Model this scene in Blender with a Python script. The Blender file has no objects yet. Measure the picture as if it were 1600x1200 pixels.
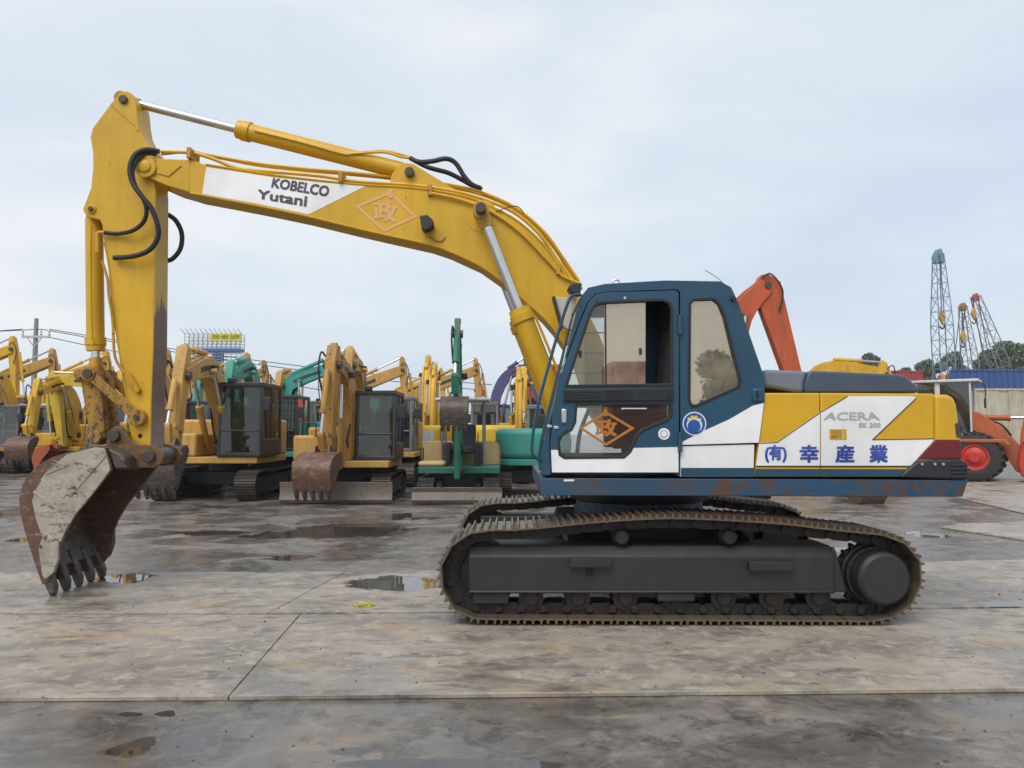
import bpy, bmesh, math, random
from mathutils import Vector, Matrix
from mathutils.geometry import tessellate_polygon
R = math.radians
random.seed(7)
S = bpy.context.scene
COL = S.collection

# ------------------------------------------------------------------ camera
CAM_H = 1.6
PITCH = math.atan(75 / 1200)
cam_d = bpy.data.cameras.new('camera'); cam = bpy.data.objects.new('camera', cam_d); COL.objects.link(cam)
cam.location = (0, 0, CAM_H); cam.rotation_euler = (R(90) + PITCH, 0, 0)
cam_d.sensor_width = 36; cam_d.lens = 27.0; cam_d.clip_start = 0.1; cam_d.clip_end = 3000
S.camera = cam

# ------------------------------------------------------------------ sky, sun, exposure
SUN_EL, SUN_AZ = 52, 205          # azimuth measured clockwise from +Y: behind the camera, a little left
W = bpy.data.worlds.new('World'); S.world = W; W.use_nodes = True
def world():
    nt = W.node_tree; n = nt.nodes; l = nt.links
    for x in list(n): n.remove(x)
    out = n.new('ShaderNodeOutputWorld'); bg = n.new('ShaderNodeBackground'); l.new(bg.outputs[0], out.inputs[0])
    sky = n.new('ShaderNodeTexSky'); sky.sky_type = 'NISHITA'; sky.sun_disc = False
    sky.sun_elevation = R(SUN_EL); sky.sun_rotation = R(SUN_AZ); sky.air_density = 1.0; sky.dust_density = 2.0
    sc = n.new('ShaderNodeVectorMath'); sc.operation = 'SCALE'; sc.inputs['Scale'].default_value = 0.09
    l.new(sky.outputs[0], sc.inputs[0])
    tc = n.new('ShaderNodeTexCoord')
    mp = n.new('ShaderNodeMapping'); mp.inputs['Scale'].default_value = (1.1, 1.1, 3.2); mp.inputs['Location'].default_value = (0.35, 0.2, 0.1)
    l.new(tc.outputs['Generated'], mp.inputs[0])
    n1 = n.new('ShaderNodeTexNoise'); n1.inputs['Scale'].default_value = 1.7; n1.inputs['Detail'].default_value = 6; n1.inputs['Roughness'].default_value = 0.5
    n1.inputs['Distortion'].default_value = 0.25
    l.new(mp.outputs[0], n1.inputs['Vector'])
    rp = n.new('ShaderNodeValToRGB'); e = rp.color_ramp.elements
    e[0].position = 0.33; e[0].color = (0.445, 0.505, 0.585, 1)
    e[1].position = 0.69; e[1].color = (0.64, 0.65, 0.655, 1)
    m_ = rp.color_ramp.elements.new(0.5); m_.color = (0.515, 0.565, 0.62, 1)
    l.new(n1.outputs[0], rp.inputs[0])
    mx = n.new('ShaderNodeMix'); mx.data_type = 'RGBA'; mx.inputs[0].default_value = 0.90
    l.new(sc.outputs[0], mx.inputs[6]); l.new(rp.outputs[0], mx.inputs[7])
    l.new(mx.outputs[2], bg.inputs[0]); bg.inputs[1].default_value = 1.0
world()
sun_d = bpy.data.lights.new('sun', 'SUN'); sun = bpy.data.objects.new('sun', sun_d); COL.objects.link(sun)
sun_d.energy = 1.5; sun_d.angle = R(40); sun_d.color = (1.0, 0.95, 0.88)
sun.rotation_euler = (R(90 - SUN_EL), 0, R(180 - SUN_AZ))
S.view_settings.view_transform = 'Standard'; S.view_settings.look = 'None'
S.view_settings.gamma = 1; S.view_settings.use_curve_mapping = False
S.view_settings.exposure = 0.62
S.cycles.max_bounces = 8; S.cycles.transparent_max_bounces = 12
S.cycles.sample_clamp_indirect = 6

# ------------------------------------------------------------------ pixel -> place
CP, SP = math.cos(PITCH), math.sin(PITCH)
def P(u, v, Y):
    """photo pixel (1600x1200) seen on the upright plane at distance Y"""
    x = (u - 800) / 1200; y = (600 - v) / 1200
    t = Y / (CP - y * SP)
    return Vector((x * t, Y, CAM_H + (SP + y * CP) * t))
def XZ(u, v, Y):
    p = P(u, v, Y); return (p.x, p.z)
def GP(u, v, z=0.0):
    """photo pixel on the ground"""
    x = (u - 800) / 1200; y = (600 - v) / 1200
    t = (z - CAM_H) / (SP + y * CP)
    return Vector((x * t, t * (CP - y * SP), z))

# ------------------------------------------------------------------ materials
MATS = {}
def nodes_of(name):
    m = bpy.data.materials.new(name); m.use_nodes = True
    nt = m.node_tree
    for x in list(nt.nodes): nt.nodes.remove(x)
    out = nt.nodes.new('ShaderNodeOutputMaterial')
    MATS[name] = m
    return m, nt.nodes, nt.links, out
def rgb(c): return (c[0], c[1], c[2], 1)
def noise(n, l, vec, scale, detail=5, rough=0.55, dist=0.0):
    t = n.new('ShaderNodeTexNoise'); t.inputs['Scale'].default_value = scale; t.inputs['Detail'].default_value = detail
    t.inputs['Roughness'].default_value = rough; t.inputs['Distortion'].default_value = dist
    l.new(vec, t.inputs['Vector']); return t.outputs[0]
def ramp(n, l, fac, p0, p1, c0=(0, 0, 0), c1=(1, 1, 1)):
    r = n.new('ShaderNodeValToRGB'); e = r.color_ramp.elements
    e[0].position = p0; e[1].position = p1; e[0].color = rgb(c0); e[1].color = rgb(c1)
    l.new(fac, r.inputs[0]); return r.outputs[0]
def mixc(n, l, fac, a, b, mode='MIX'):
    m = n.new('ShaderNodeMix'); m.data_type = 'RGBA'; m.blend_type = mode
    for sock, v in ((0, fac), (6, a), (7, b)):
        if isinstance(v, (int, float)): m.inputs[sock].default_value = v
        elif isinstance(v, tuple): m.inputs[sock].default_value = rgb(v)
        else: l.new(v, m.inputs[sock])
    return m.outputs[2]
def math_(n, l, op, a, b=None, clamp=False):
    m = n.new('ShaderNodeMath'); m.operation = op; m.use_clamp = clamp
    for i, v in enumerate((a, b)):
        if v is None: continue
        if isinstance(v, (int, float)): m.inputs[i].default_value = v
        else: l.new(v, m.inputs[i])
    return m.outputs[0]
def vmap(n, l, vec, scale=(1, 1, 1), loc=(0, 0, 0), rot=(0, 0, 0)):
    m = n.new('ShaderNodeMapping'); m.inputs['Scale'].default_value = scale; m.inputs['Location'].default_value = loc
    m.inputs['Rotation'].default_value = rot; l.new(vec, m.inputs[0]); return m.outputs[0]

def paint(name, col, chip=0.12, chipcol=(0.09, 0.05, 0.035), dirt=0.25, dirtcol=(0.12, 0.10, 0.08), rough=0.42, metal=0.0, scale=1.0, chip_scale=14.0, bump=0.06, streak=True):
    """weathered machine paint: tone drift, grime streaks running down, chips down to rust"""
    m, n, l, out = nodes_of(name)
    b = n.new('ShaderNodeBsdfPrincipled'); l.new(b.outputs[0], out.inputs[0])
    g = n.new('ShaderNodeNewGeometry'); pos = g.outputs['Position']
    drift = noise(n, l, pos, 1.3 * scale, 4)
    c = mixc(n, l, ramp(n, l, drift, 0.3, 0.7), tuple(x * 0.86 for x in col), tuple(min(1, x * 1.10) for x in col))
    st = noise(n, l, vmap(n, l, pos, (9 * scale, 9 * scale, 0.9 * scale)) if streak else pos, 1.0 if streak else 3.0 * scale, 6, 0.65)
    fine = noise(n, l, pos, 22 * scale, 5, 0.7)
    d = math_(n, l, 'MULTIPLY', ramp(n, l, st, 0.45, 0.78), dirt * 1.6)
    d = math_(n, l, 'ADD', d, math_(n, l, 'MULTIPLY', ramp(n, l, fine, 0.5, 0.8), dirt * 0.5), True)
    c = mixc(n, l, d, c, dirtcol)
    ch = noise(n, l, pos, chip_scale * scale, 7, 0.68, 0.4)
    big = noise(n, l, pos, 2.1 * scale, 3)
    thr = math_(n, l, 'ADD', ch, math_(n, l, 'MULTIPLY', math_(n, l, 'SUBTRACT', big, 0.5), 0.35))
    cm = ramp(n, l, thr, 0.80 - chip * 0.55, 0.82 - chip * 0.55)
    c = mixc(n, l, cm, c, chipcol)
    l.new(c, b.inputs['Base Color'])
    rr = mixc(n, l, cm, mixc(n, l, fine, (rough * 0.8,) * 3, (min(1, rough * 1.35),) * 3), (0.8, 0.8, 0.8))
    l.new(rr, b.inputs['Roughness']); b.inputs['Metallic'].default_value = metal
    bp = n.new('ShaderNodeBump'); bp.inputs['Strength'].default_value = bump; bp.inputs['Distance'].default_value = 0.02
    h = math_(n, l, 'SUBTRACT', fine, math_(n, l, 'MULTIPLY', cm, 0.6)); l.new(h, bp.inputs['Height'])
    wave = n.new('ShaderNodeBump'); wave.inputs['Strength'].default_value = 0.5; wave.inputs['Distance'].default_value = 0.02
    l.new(noise(n, l, pos, 2.6, 2, 0.4), wave.inputs['Height']); l.new(wave.outputs[0], bp.inputs['Normal'])
    l.new(bp.outputs[0], b.inputs['Normal'])
    return m
def plain(name, col, rough=0.5, metal=0.0, vary=0.15, scale=8.0):
    m, n, l, out = nodes_of(name)
    b = n.new('ShaderNodeBsdfPrincipled'); l.new(b.outputs[0], out.inputs[0])
    g = n.new('ShaderNodeNewGeometry')
    f = noise(n, l, g.outputs['Position'], scale, 5)
    l.new(mixc(n, l, f, tuple(x * (1 - vary) for x in col), tuple(min(1, x * (1 + vary)) for x in col)), b.inputs['Base Color'])
    b.inputs['Roughness'].default_value = rough; b.inputs['Metallic'].default_value = metal
    return m
def glass(name, tint=(0.75, 0.85, 0.82), refl=0.12, dust_sheen=0.12, dust_sheen_col=(0.45, 0.42, 0.36), rough=0.02, tint2=(0.95, 0.93, 0.88)):
    """window: tinted see-through sheet + reflection + a dusty veil, also used for painted reflection colour"""
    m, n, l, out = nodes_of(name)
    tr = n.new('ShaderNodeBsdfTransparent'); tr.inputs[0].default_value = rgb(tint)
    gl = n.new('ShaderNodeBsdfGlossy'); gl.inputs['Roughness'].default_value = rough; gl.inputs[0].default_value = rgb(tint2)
    df = n.new('ShaderNodeBsdfDiffuse'); df.inputs[0].default_value = rgb(dust_sheen_col)
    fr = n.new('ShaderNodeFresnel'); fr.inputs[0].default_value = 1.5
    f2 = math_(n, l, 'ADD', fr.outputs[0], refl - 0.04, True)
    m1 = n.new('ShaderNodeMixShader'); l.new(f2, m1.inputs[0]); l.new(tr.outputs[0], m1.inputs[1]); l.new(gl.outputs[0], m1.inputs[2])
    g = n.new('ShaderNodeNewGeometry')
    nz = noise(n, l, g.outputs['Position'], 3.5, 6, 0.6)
    dm = math_(n, l, 'MULTIPLY', ramp(n, l, nz, 0.2, 0.8), dust_sheen * 2, True)
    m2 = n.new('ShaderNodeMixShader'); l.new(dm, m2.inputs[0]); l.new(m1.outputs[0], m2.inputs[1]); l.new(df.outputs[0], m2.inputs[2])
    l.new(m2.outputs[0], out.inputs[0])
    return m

YEL = (0.61, 0.35, 0.006)
GRIME = (0.10, 0.075, 0.05)
paint('yellow', YEL, chip=0.19, dirt=0.16, dirtcol=(0.26, 0.13, 0.02), rough=0.36)
paint('yellow_worn', (0.50, 0.26, 0.012), chip=0.32, dirt=0.35, dirtcol=GRIME, rough=0.5, chip_scale=20)
paint('link_worn', (0.36, 0.19, 0.02), chip=0.46, dirt=0.6, dirtcol=(0.07, 0.045, 0.03), rough=0.6, chip_scale=18)
paint('yellow_panel', (0.63, 0.36, 0.012), chip=0.06, dirt=0.07, dirtcol=(0.35, 0.19, 0.04), rough=0.30)
paint('white', (0.80, 0.80, 0.81), chip=0.06, dirt=0.07, dirtcol=(0.42, 0.38, 0.33), rough=0.30)
paint('blue', (0.015, 0.066, 0.118), chip=0.06, chipcol=(0.06, 0.05, 0.045), dirt=0.10, dirtcol=(0.05, 0.06, 0.07), rough=0.30)
paint('blue_rust', (0.012, 0.062, 0.125), chip=0.41, chipcol=(0.085, 0.045, 0.03), dirt=0.55, dirtcol=(0.075, 0.06, 0.05), rough=0.45, chip_scale=5, scale=1.2, streak=False)
paint('hood_blue', (0.05, 0.078, 0.125), chip=0.0, dirt=0.12, dirtcol=(0.10, 0.10, 0.10), rough=0.34)
paint('hood_grey', (0.145, 0.18, 0.23), chip=0.0, dirt=0.15, rough=0.4)
paint('frame_grey', (0.022, 0.021, 0.020), chip=0.03, dirt=0.35, dirtcol=(0.045, 0.038, 0.032), rough=0.5)
paint('track_steel', (0.15, 0.115, 0.083), chip=0.22, chipcol=(0.15, 0.085, 0.045), dirt=0.55, dirtcol=(0.17, 0.125, 0.08), rough=0.38, metal=0.4, chip_scale=9)
paint('link_steel', (0.022, 0.018, 0.016), chip=0.2, chipcol=(0.075, 0.042, 0.024), dirt=0.5, dirtcol=(0.05, 0.036, 0.026), rough=0.5, metal=0.25, chip_scale=9)
paint('black', (0.008, 0.008, 0.010), chip=0.0, dirt=0.2, dirtcol=(0.03, 0.03, 0.03), rough=0.45)
plain('rubber', (0.014, 0.014, 0.015), 0.55, vary=0.3)
plain('black_plastic', (0.02, 0.021, 0.024), 0.5)
plain('dark', (0.01, 0.01, 0.011), 0.8)
plain('chrome', (0.62, 0.61, 0.60), 0.18, 1.0, 0.08)
plain('pin_steel', (0.075, 0.06, 0.05), 0.5, 0.4, 0.5, 40)
plain('seat_cloth', (0.035, 0.035, 0.04), 0.9)
plain('beige', (0.55, 0.49, 0.38), 0.7, vary=0.08)
plain('lens_red', (0.14, 0.008, 0.014), 0.18)
plain('grey_letter', (0.40, 0.40, 0.41), 0.5)
paint('dark_letter', (0.05, 0.05, 0.06), chip=0.22, chipcol=(0.45, 0.45, 0.45), dirt=0.2, dirtcol=(0.2, 0.2, 0.2), bump=0)
plain('peach_letter', (0.72, 0.38, 0.16), 0.6)
plain('orange_letter', (0.42, 0.15, 0.02), 0.6)
paint('blue_letter', (0.025, 0.055, 0.33), chip=0.10, chipcol=(0.5, 0.53, 0.65), dirt=0.5, dirtcol=(0.13, 0.2, 0.5), bump=0, streak=False)
plain('sticker_white', (0.75, 0.77, 0.78), 0.4)
plain('sticker_blue', (0.02, 0.08, 0.35), 0.4)
plain('sticker_yellow', (0.7, 0.6, 0.08), 0.4)
plain('silver', (0.6, 0.6, 0.6), 0.3, 0.9)
glass('cab_glass', (0.90, 0.92, 0.89), 0.07, 0.04)
glass('film_glass', (0.35, 0.33, 0.28), 0.42, 0.30, (0.56, 0.48, 0.36), tint2=(0.98, 0.86, 0.68))  # beige veil paints the pane's sky reflection as diffuse colour
def arm_mat():
    """arm: yellow with the paint rubbed off along its inner edge lower down"""
    m = paint('yellow_arm', YEL, chip=0.21, dirt=0.16, dirtcol=(0.26, 0.13, 0.02), rough=0.38)
    return m
arm_mat()
def rubbed():
    m, n, l, out = nodes_of('yellow_rubbed')
    b = n.new('ShaderNodeBsdfPrincipled'); l.new(b.outputs[0], out.inputs[0])
    g = n.new('ShaderNodeNewGeometry'); pos = g.outputs['Position']
    sx = n.new('ShaderNodeSeparateXYZ'); l.new(pos, sx.inputs[0])
    z = n.new('ShaderNodeMapRange'); z.inputs[1].default_value = 3.55; z.inputs[2].default_value = 2.35; l.new(sx.outputs[2], z.inputs[0])
    st = noise(n, l, vmap(n, l, pos, (6, 6, 0.8)), 2.0, 7, 0.7, 0.6)
    k = math_(n, l, 'ADD', st, math_(n, l, 'MULTIPLY', math_(n, l, 'SUBTRACT', z.outputs[0], 0.5), 0.75))
    cm = ramp(n, l, k, 0.50, 0.56)
    f = noise(n, l, vmap(n, l, pos, (10, 10, 2)), 3, 7, 0.7)
    low = n.new('ShaderNodeMapRange'); low.inputs[1].default_value = 1.95; low.inputs[2].default_value = 1.3; l.new(sx.outputs[2], low.inputs[0])
    steel = mixc(n, l, math_(n, l, 'MULTIPLY', f, low.outputs[0]), mixc(n, l, f, (0.10, 0.047, 0.024), (0.19, 0.10, 0.058)), (0.42, 0.38, 0.34))
    c = mixc(n, l, cm, mixc(n, l, f, (0.50, 0.30, 0.03), (0.58, 0.36, 0.05)), steel)
    l.new(c, b.inputs['Base Color']); b.inputs['Roughness'].default_value = 0.5
rubbed()
def bucket_mats():
    for name, c0, c1, c2 in (('bucket_white', (0.46, 0.42, 0.35), (0.27, 0.235, 0.19), (0.10, 0.065, 0.045)),
                             ('bucket_rust', (0.15, 0.075, 0.045), (0.10, 0.055, 0.036), (0.24, 0.19, 0.16)),
                             ('bucket_steel', (0.095, 0.075, 0.065), (0.05, 0.04, 0.036), (0.20, 0.16, 0.13)),
                             ('bucket_ear', (0.16, 0.085, 0.03), (0.09, 0.055, 0.035), (0.42, 0.24, 0.03))):
        m, n, l, out = nodes_of(name)
        b = n.new('ShaderNodeBsdfPrincipled'); l.new(b.outputs[0], out.inputs[0])
        g = n.new('ShaderNodeNewGeometry'); pos = g.outputs['Position']
        a = noise(n, l, pos, 5, 7, 0.65, 0.5); f = noise(n, l, pos, 26, 7, 0.7); k = noise(n, l, vmap(n, l, pos, (2, 2, 7), rot=(0, 0.6, 0)), 3.0, 7, 0.7)
        c = mixc(n, l, ramp(n, l, a, 0.35, 0.7), c0, c1)
        c = mixc(n, l, ramp(n, l, math_(n, l, 'ADD', k, math_(n, l, 'MULTIPLY', f, 0.5)), 0.79, 0.93), c, c2)
        l.new(c, b.inputs['Base Color']); l.new(ramp(n, l, f, 0.2, 0.8, (0.35,) * 3, (0.7,) * 3), b.inputs['Roughness'])
        b.inputs['Metallic'].default_value = 0.25
        bp = n.new('ShaderNodeBump'); bp.inputs['Strength'].default_value = 0.25; bp.inputs['Distance'].default_value = 0.01
        l.new(math_(n, l, 'ADD', f, a), bp.inputs['Height']); l.new(bp.outputs[0], b.inputs['Normal'])
bucket_mats()

# ------------------------------------------------------------------ mesh helpers
def tag(o, label=None, cat=None, group=None, kind=None):
    for k, v in (('label', label), ('category', cat), ('group', group), ('kind', kind)):
        if v: o[k] = v
    return o
def empty(name, loc=(0, 0, 0), rz=0.0):
    o = bpy.data.objects.new(name, None); COL.objects.link(o); o.location = loc; o.rotation_euler = (0, 0, rz); o.empty_display_size = 0.3
    return o
def link_obj(name, me, mat, parent=None, loc=None):
    o = bpy.data.objects.new(name, me); COL.objects.link(o)
    if mat is not None and not me.materials: me.materials.append(MATS[mat])
    if parent is not None:
        o.parent = parent
        if parent.get('_w'): o.matrix_parent_inverse = Matrix.Translation(-parent.location)   # children given in place coordinates
    if loc is not None: o.location = loc
    return o
class MB:
    """collects shapes, builds ONE mesh object"""
    def __init__(self): self.v = []; self.f = []
    def add(self, vs, fs):
        k = len(self.v); self.v += [tuple(p) for p in vs]; self.f += [tuple(i + k for i in f) for f in fs]; return self
    def box(self, x0, x1, y0, y1, z0, z1):
        v = [(x, y, z) for z in (z0, z1) for y in (y0, y1) for x in (x0, x1)]
        return self.add(v, [(0, 2, 3, 1), (4, 5, 7, 6), (0, 1, 5, 4), (2, 6, 7, 3), (0, 4, 6, 2), (1, 3, 7, 5)])
    def prism(self, poly, y0, y1, holes=()):
        """polygon in XZ (with holes) from y0 to y1"""
        loops = [list(poly)] + [list(h) for h in holes]
        flat = [p for lp in loops for p in lp]; N = len(flat)
        v = [(p[0], y0, p[1]) for p in flat] + [(p[0], y1, p[1]) for p in flat]
        f = []
        if holes:
            tr = tessellate_polygon([[Vector((p[0], p[1], 0)) for p in lp] for lp in loops])
            f += [tuple(t) for t in tr] + [tuple(i + N for i in reversed(t)) for t in tr]
        else:
            f += [tuple(range(N)), tuple(range(2 * N - 1, N - 1, -1))]
        k = 0
        for lp in loops:
            n = len(lp)
            f += [(k + i, k + (i + 1) % n, k + (i + 1) % n + N, k + i + N) for i in range(n)]
            k += n
        return self.add(v, f)
    def prism_x(self, poly, x0, x1):
        """polygon in YZ from x0 to x1"""
        N = len(poly)
        v = [(x0, p[0], p[1]) for p in poly] + [(x1, p[0], p[1]) for p in poly]
        return self.add(v, [tuple(range(N)), tuple(range(2 * N - 1, N - 1, -1))] + [(i, (i + 1) % N, (i + 1) % N + N, i + N) for i in range(N)])
    def cyl(self, p0, p1, r0, r1=None, n=20, caps=True):
        p0, p1 = Vector(p0), Vector(p1); r1 = r0 if r1 is None else r1
        d = (p1 - p0).normalized(); a = d.orthogonal().normalized(); b = d.cross(a)
        v = []
        for p, r in ((p0, r0), (p1, r1)):
            for i in range(n):
                t = 2 * math.pi * i / n; v.append(p + a * (r * math.cos(t)) + b * (r * math.sin(t)))
        f = [(i, (i + 1) % n, (i + 1) % n + n, i + n) for i in range(n)]
        if caps: f += [tuple(range(n - 1, -1, -1)), tuple(range(n, 2 * n))]
        return self.add(v, f)
    def rings(self, p0, p1, prof, n=24, caps=True):
        """turned part along an axis: prof = [(t along metres, r)]"""
        p0, p1 = Vector(p0), Vector(p1); d = (p1 - p0).normalized(); a = d.orthogonal().normalized(); b = d.cross(a)
        v = []
        for t, r in prof:
            for i in range(n):
                w = 2 * math.pi * i / n; v.append(p0 + d * t + a * (r * math.cos(w)) + b * (r * math.sin(w)))
        f = []
        for k in range(len(prof) - 1):
            f += [(k * n + i, k * n + (i + 1) % n, (k + 1) * n + (i + 1) % n, (k + 1) * n + i) for i in range(n)]
        if caps: f += [tuple(range(n - 1, -1, -1)), tuple(range((len(prof) - 1) * n, len(prof) * n))]
        return self.add(v, f)
    def tube(self, pts, r, n=8, smooth=6, closed=False):
        pts = [Vector(p) for p in pts]
        if smooth > 1: pts = spline(pts, smooth)
        N = len(pts); v = []; a = None
        for i, p in enumerate(pts):
            d = (pts[min(i + 1, N - 1)] - pts[max(i - 1, 0)]).normalized()
            if a is None: a = d.orthogonal().normalized()
            a = (a - d * a.dot(d)).normalized(); b = d.cross(a)
            for k in range(n):
                t = 2 * math.pi * k / n; v.append(p + a * (r * math.cos(t)) + b * (r * math.sin(t)))
        f = [(i * n + k, i * n + (k + 1) % n, (i + 1) * n + (k + 1) % n, (i + 1) * n + k) for i in range(N - 1) for k in range(n)]
        f += [tuple(range(n - 1, -1, -1)), tuple(range((N - 1) * n, N * n))]
        return self.add(v, f)
    def beam(self, p0, p1, w, h=None):
        p0, p1 = Vector(p0), Vector(p1); h = w if h is None else h
        d = (p1 - p0).normalized(); a = d.cross(Vector((0, 0, 1)))
        if a.length < 1e-4: a = Vector((1, 0, 0))
        a.normalize(); b = a.cross(d)
        v = [p + a * (sx * w / 2) + b * (sz * h / 2) for p in (p0, p1) for sx, sz in ((-1, -1), (1, -1), (1, 1), (-1, 1))]
        return self.add(v, [(3, 2, 1, 0), (4, 5, 6, 7)] + [(i, (i + 1) % 4, (i + 1) % 4 + 4, i + 4) for i in range(4)])
    def mesh(self, name):
        me = bpy.data.meshes.new(name); me.from_pydata(self.v, [], self.f); me.validate()
        bm = bmesh.new(); bm.from_mesh(me); bmesh.ops.recalc_face_normals(bm, faces=bm.faces); bm.to_mesh(me); bm.free()
        return me
    def build(self, name, mat, parent=None, bevel=0.0, smooth=False, seg=2, loc=None):
        me = self.mesh(name)
        if smooth or bevel:
            for p in me.polygons: p.use_smooth = True
            me.set_sharp_from_angle(angle=R(32))
        o = link_obj(name, me, mat, parent, loc)
        if bevel:
            b = o.modifiers.new('bevel', 'BEVEL'); b.width = bevel; b.segments = seg; b.limit_method = 'ANGLE'; b.angle_limit = R(40)
            b.harden_normals = False
        return o
def spline(pts, k):
    out = []
    N = len(pts)
    for i in range(N - 1):
        p0 = pts[max(i - 1, 0)]; p1 = pts[i]; p2 = pts[i + 1]; p3 = pts[min(i + 2, N - 1)]
        for j in range(k):
            t = j / k
            out.append(0.5 * ((2 * p1) + (p2 - p0) * t + (2 * p0 - 5 * p1 + 4 * p2 - p3) * t * t + (3 * p1 - p0 - 3 * p2 + p3) * t ** 3))
    out.append(pts[-1]); return out
def spline2(pts, k):
    return [(v.x, v.y) for v in spline([Vector((p[0], p[1], 0)) for p in pts], k)]
def px(poly, Y): return [XZ(u, v, Y) for u, v in poly]
def offset_poly(poly, d):
    """push a polygon's outline by d (positive = outward for either winding)"""
    A = sum(poly[i][0] * poly[(i + 1) % len(poly)][1] - poly[(i + 1) % len(poly)][0] * poly[i][1] for i in range(len(poly)))
    s = 1 if A > 0 else -1; out = []
    N = len(poly)
    for i in range(N):
        a, b, c = Vector(poly[i - 1]), Vector(poly[i]), Vector(poly[(i + 1) % N])
        e1 = (b - a).normalized(); e2 = (c - b).normalized()
        n1 = Vector((e1.y, -e1.x)) * s; n2 = Vector((e2.y, -e2.x)) * s
        m = n1 + n2; L = max(0.35, m.length_squared / 2)
        out.append(tuple(b + m * (d / L) * 1.0)) if m.length > 1e-6 else out.append(tuple(b))
    return out
def arc(cx, cy, r, a0, a1, n):
    return [(cx + r * math.cos(R(a0 + (a1 - a0) * i / n)), cy + r * math.sin(R(a0 + (a1 - a0) * i / n))) for i in range(n + 1)]
def sheet(poly, Y, mat, name, parent, proud=0.003):
    """paint field / sticker: a thin sheet on an upright side"""
    return MB().prism(px(poly, Y), Y - proud, Y + 0.004).build(name, mat, parent)
def lettering(body, quad, Y, mat, name, parent, bold=0.0, depth=0.003, font=None, local=None):
    """text bent into a pixel quad (TL, TR, BR, BL) on the upright plane Y; local: world->parent mapper"""
    cu = bpy.data.curves.new('text', 'FONT'); cu.body = body; cu.resolution_u = 3
    to = bpy.data.objects.new('text', cu); COL.objects.link(to)
    bpy.context.view_layer.update()
    me = bpy.data.meshes.new_from_object(to.evaluated_get(bpy.context.evaluated_depsgraph_get()))
    bpy.data.objects.remove(to); bpy.data.curves.remove(cu)
    xs = [v.co.x for v in me.vertices]; ys = [v.co.y for v in me.vertices]
    if not xs: return None
    x0, x1, y0, y1 = min(xs), max(xs), min(ys), max(ys)
    q = [P(u, v, Y) for u, v in quad]
    vs, fs = [], []
    k = bold * (y1 - y0)
    shifts = [(0, 0)] if not bold else [(0, 0), (-k, -k), (k, -k), (-k, k), (k, k)]
    for j, (dx, dy) in enumerate(shifts):            # weight: strokes laid over each other, a hair apart in depth
        b0 = len(vs)
        for v in me.vertices:
            s = (v.co.x + dx - x0 + k) / max(1e-6, x1 - x0 + 2 * k); t = (v.co.y + dy - y0 + k) / max(1e-6, y1 - y0 + 2 * k)
            top = q[0].lerp(q[1], s); bot = q[3].lerp(q[2], s); w = bot.lerp(top, t)
            vs.append(tuple(w + Vector((0, -depth - .0004 * j, 0))))
        fs += [tuple(i + b0 for i in p.vertices) for p in me.polygons]
    bpy.data.meshes.remove(me)
    me = bpy.data.meshes.new(name); me.from_pydata(vs, [], fs)
    return link_obj(name, me, mat, parent)

# ------------------------------------------------------------------ ground
PUDDLES = []     # (u, v, half width px, half height px) from the photo, turned into ground ellipses
for u, v, hw, hh in ((545, 827, 105, 13), (440, 833, 60, 6), (455, 868, 36, 5), (200, 903, 48, 9), (620, 912, 85, 12), (10, 799, 40, 11), (208, 1158, 36, 18), (270, 1106, 26, 6), (310, 1150, 36, 30), (205, 1108, 22, 4),
                     (1450, 832, 30, 6), (545, 1165, 40, 6), (640, 805, 60, 6), (360, 760, 120, 8), (330, 830, 60, 4), (1560, 945, 30, 6), (700, 1185, 200, 10), (120, 765, 70, 7), (1300, 855, 40, 4), (60, 840, 50, 4)):
    a = GP(u, v); x0 = GP(u - hw, v).x; x1 = GP(u + hw, v).x; y0 = GP(u, v + hh).y; y1 = GP(u, v - hh).y
    PUDDLES.append(((x0 + x1) / 2, (y0 + y1) / 2, (x1 - x0) / 2, (y1 - y0) / 2))
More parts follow.
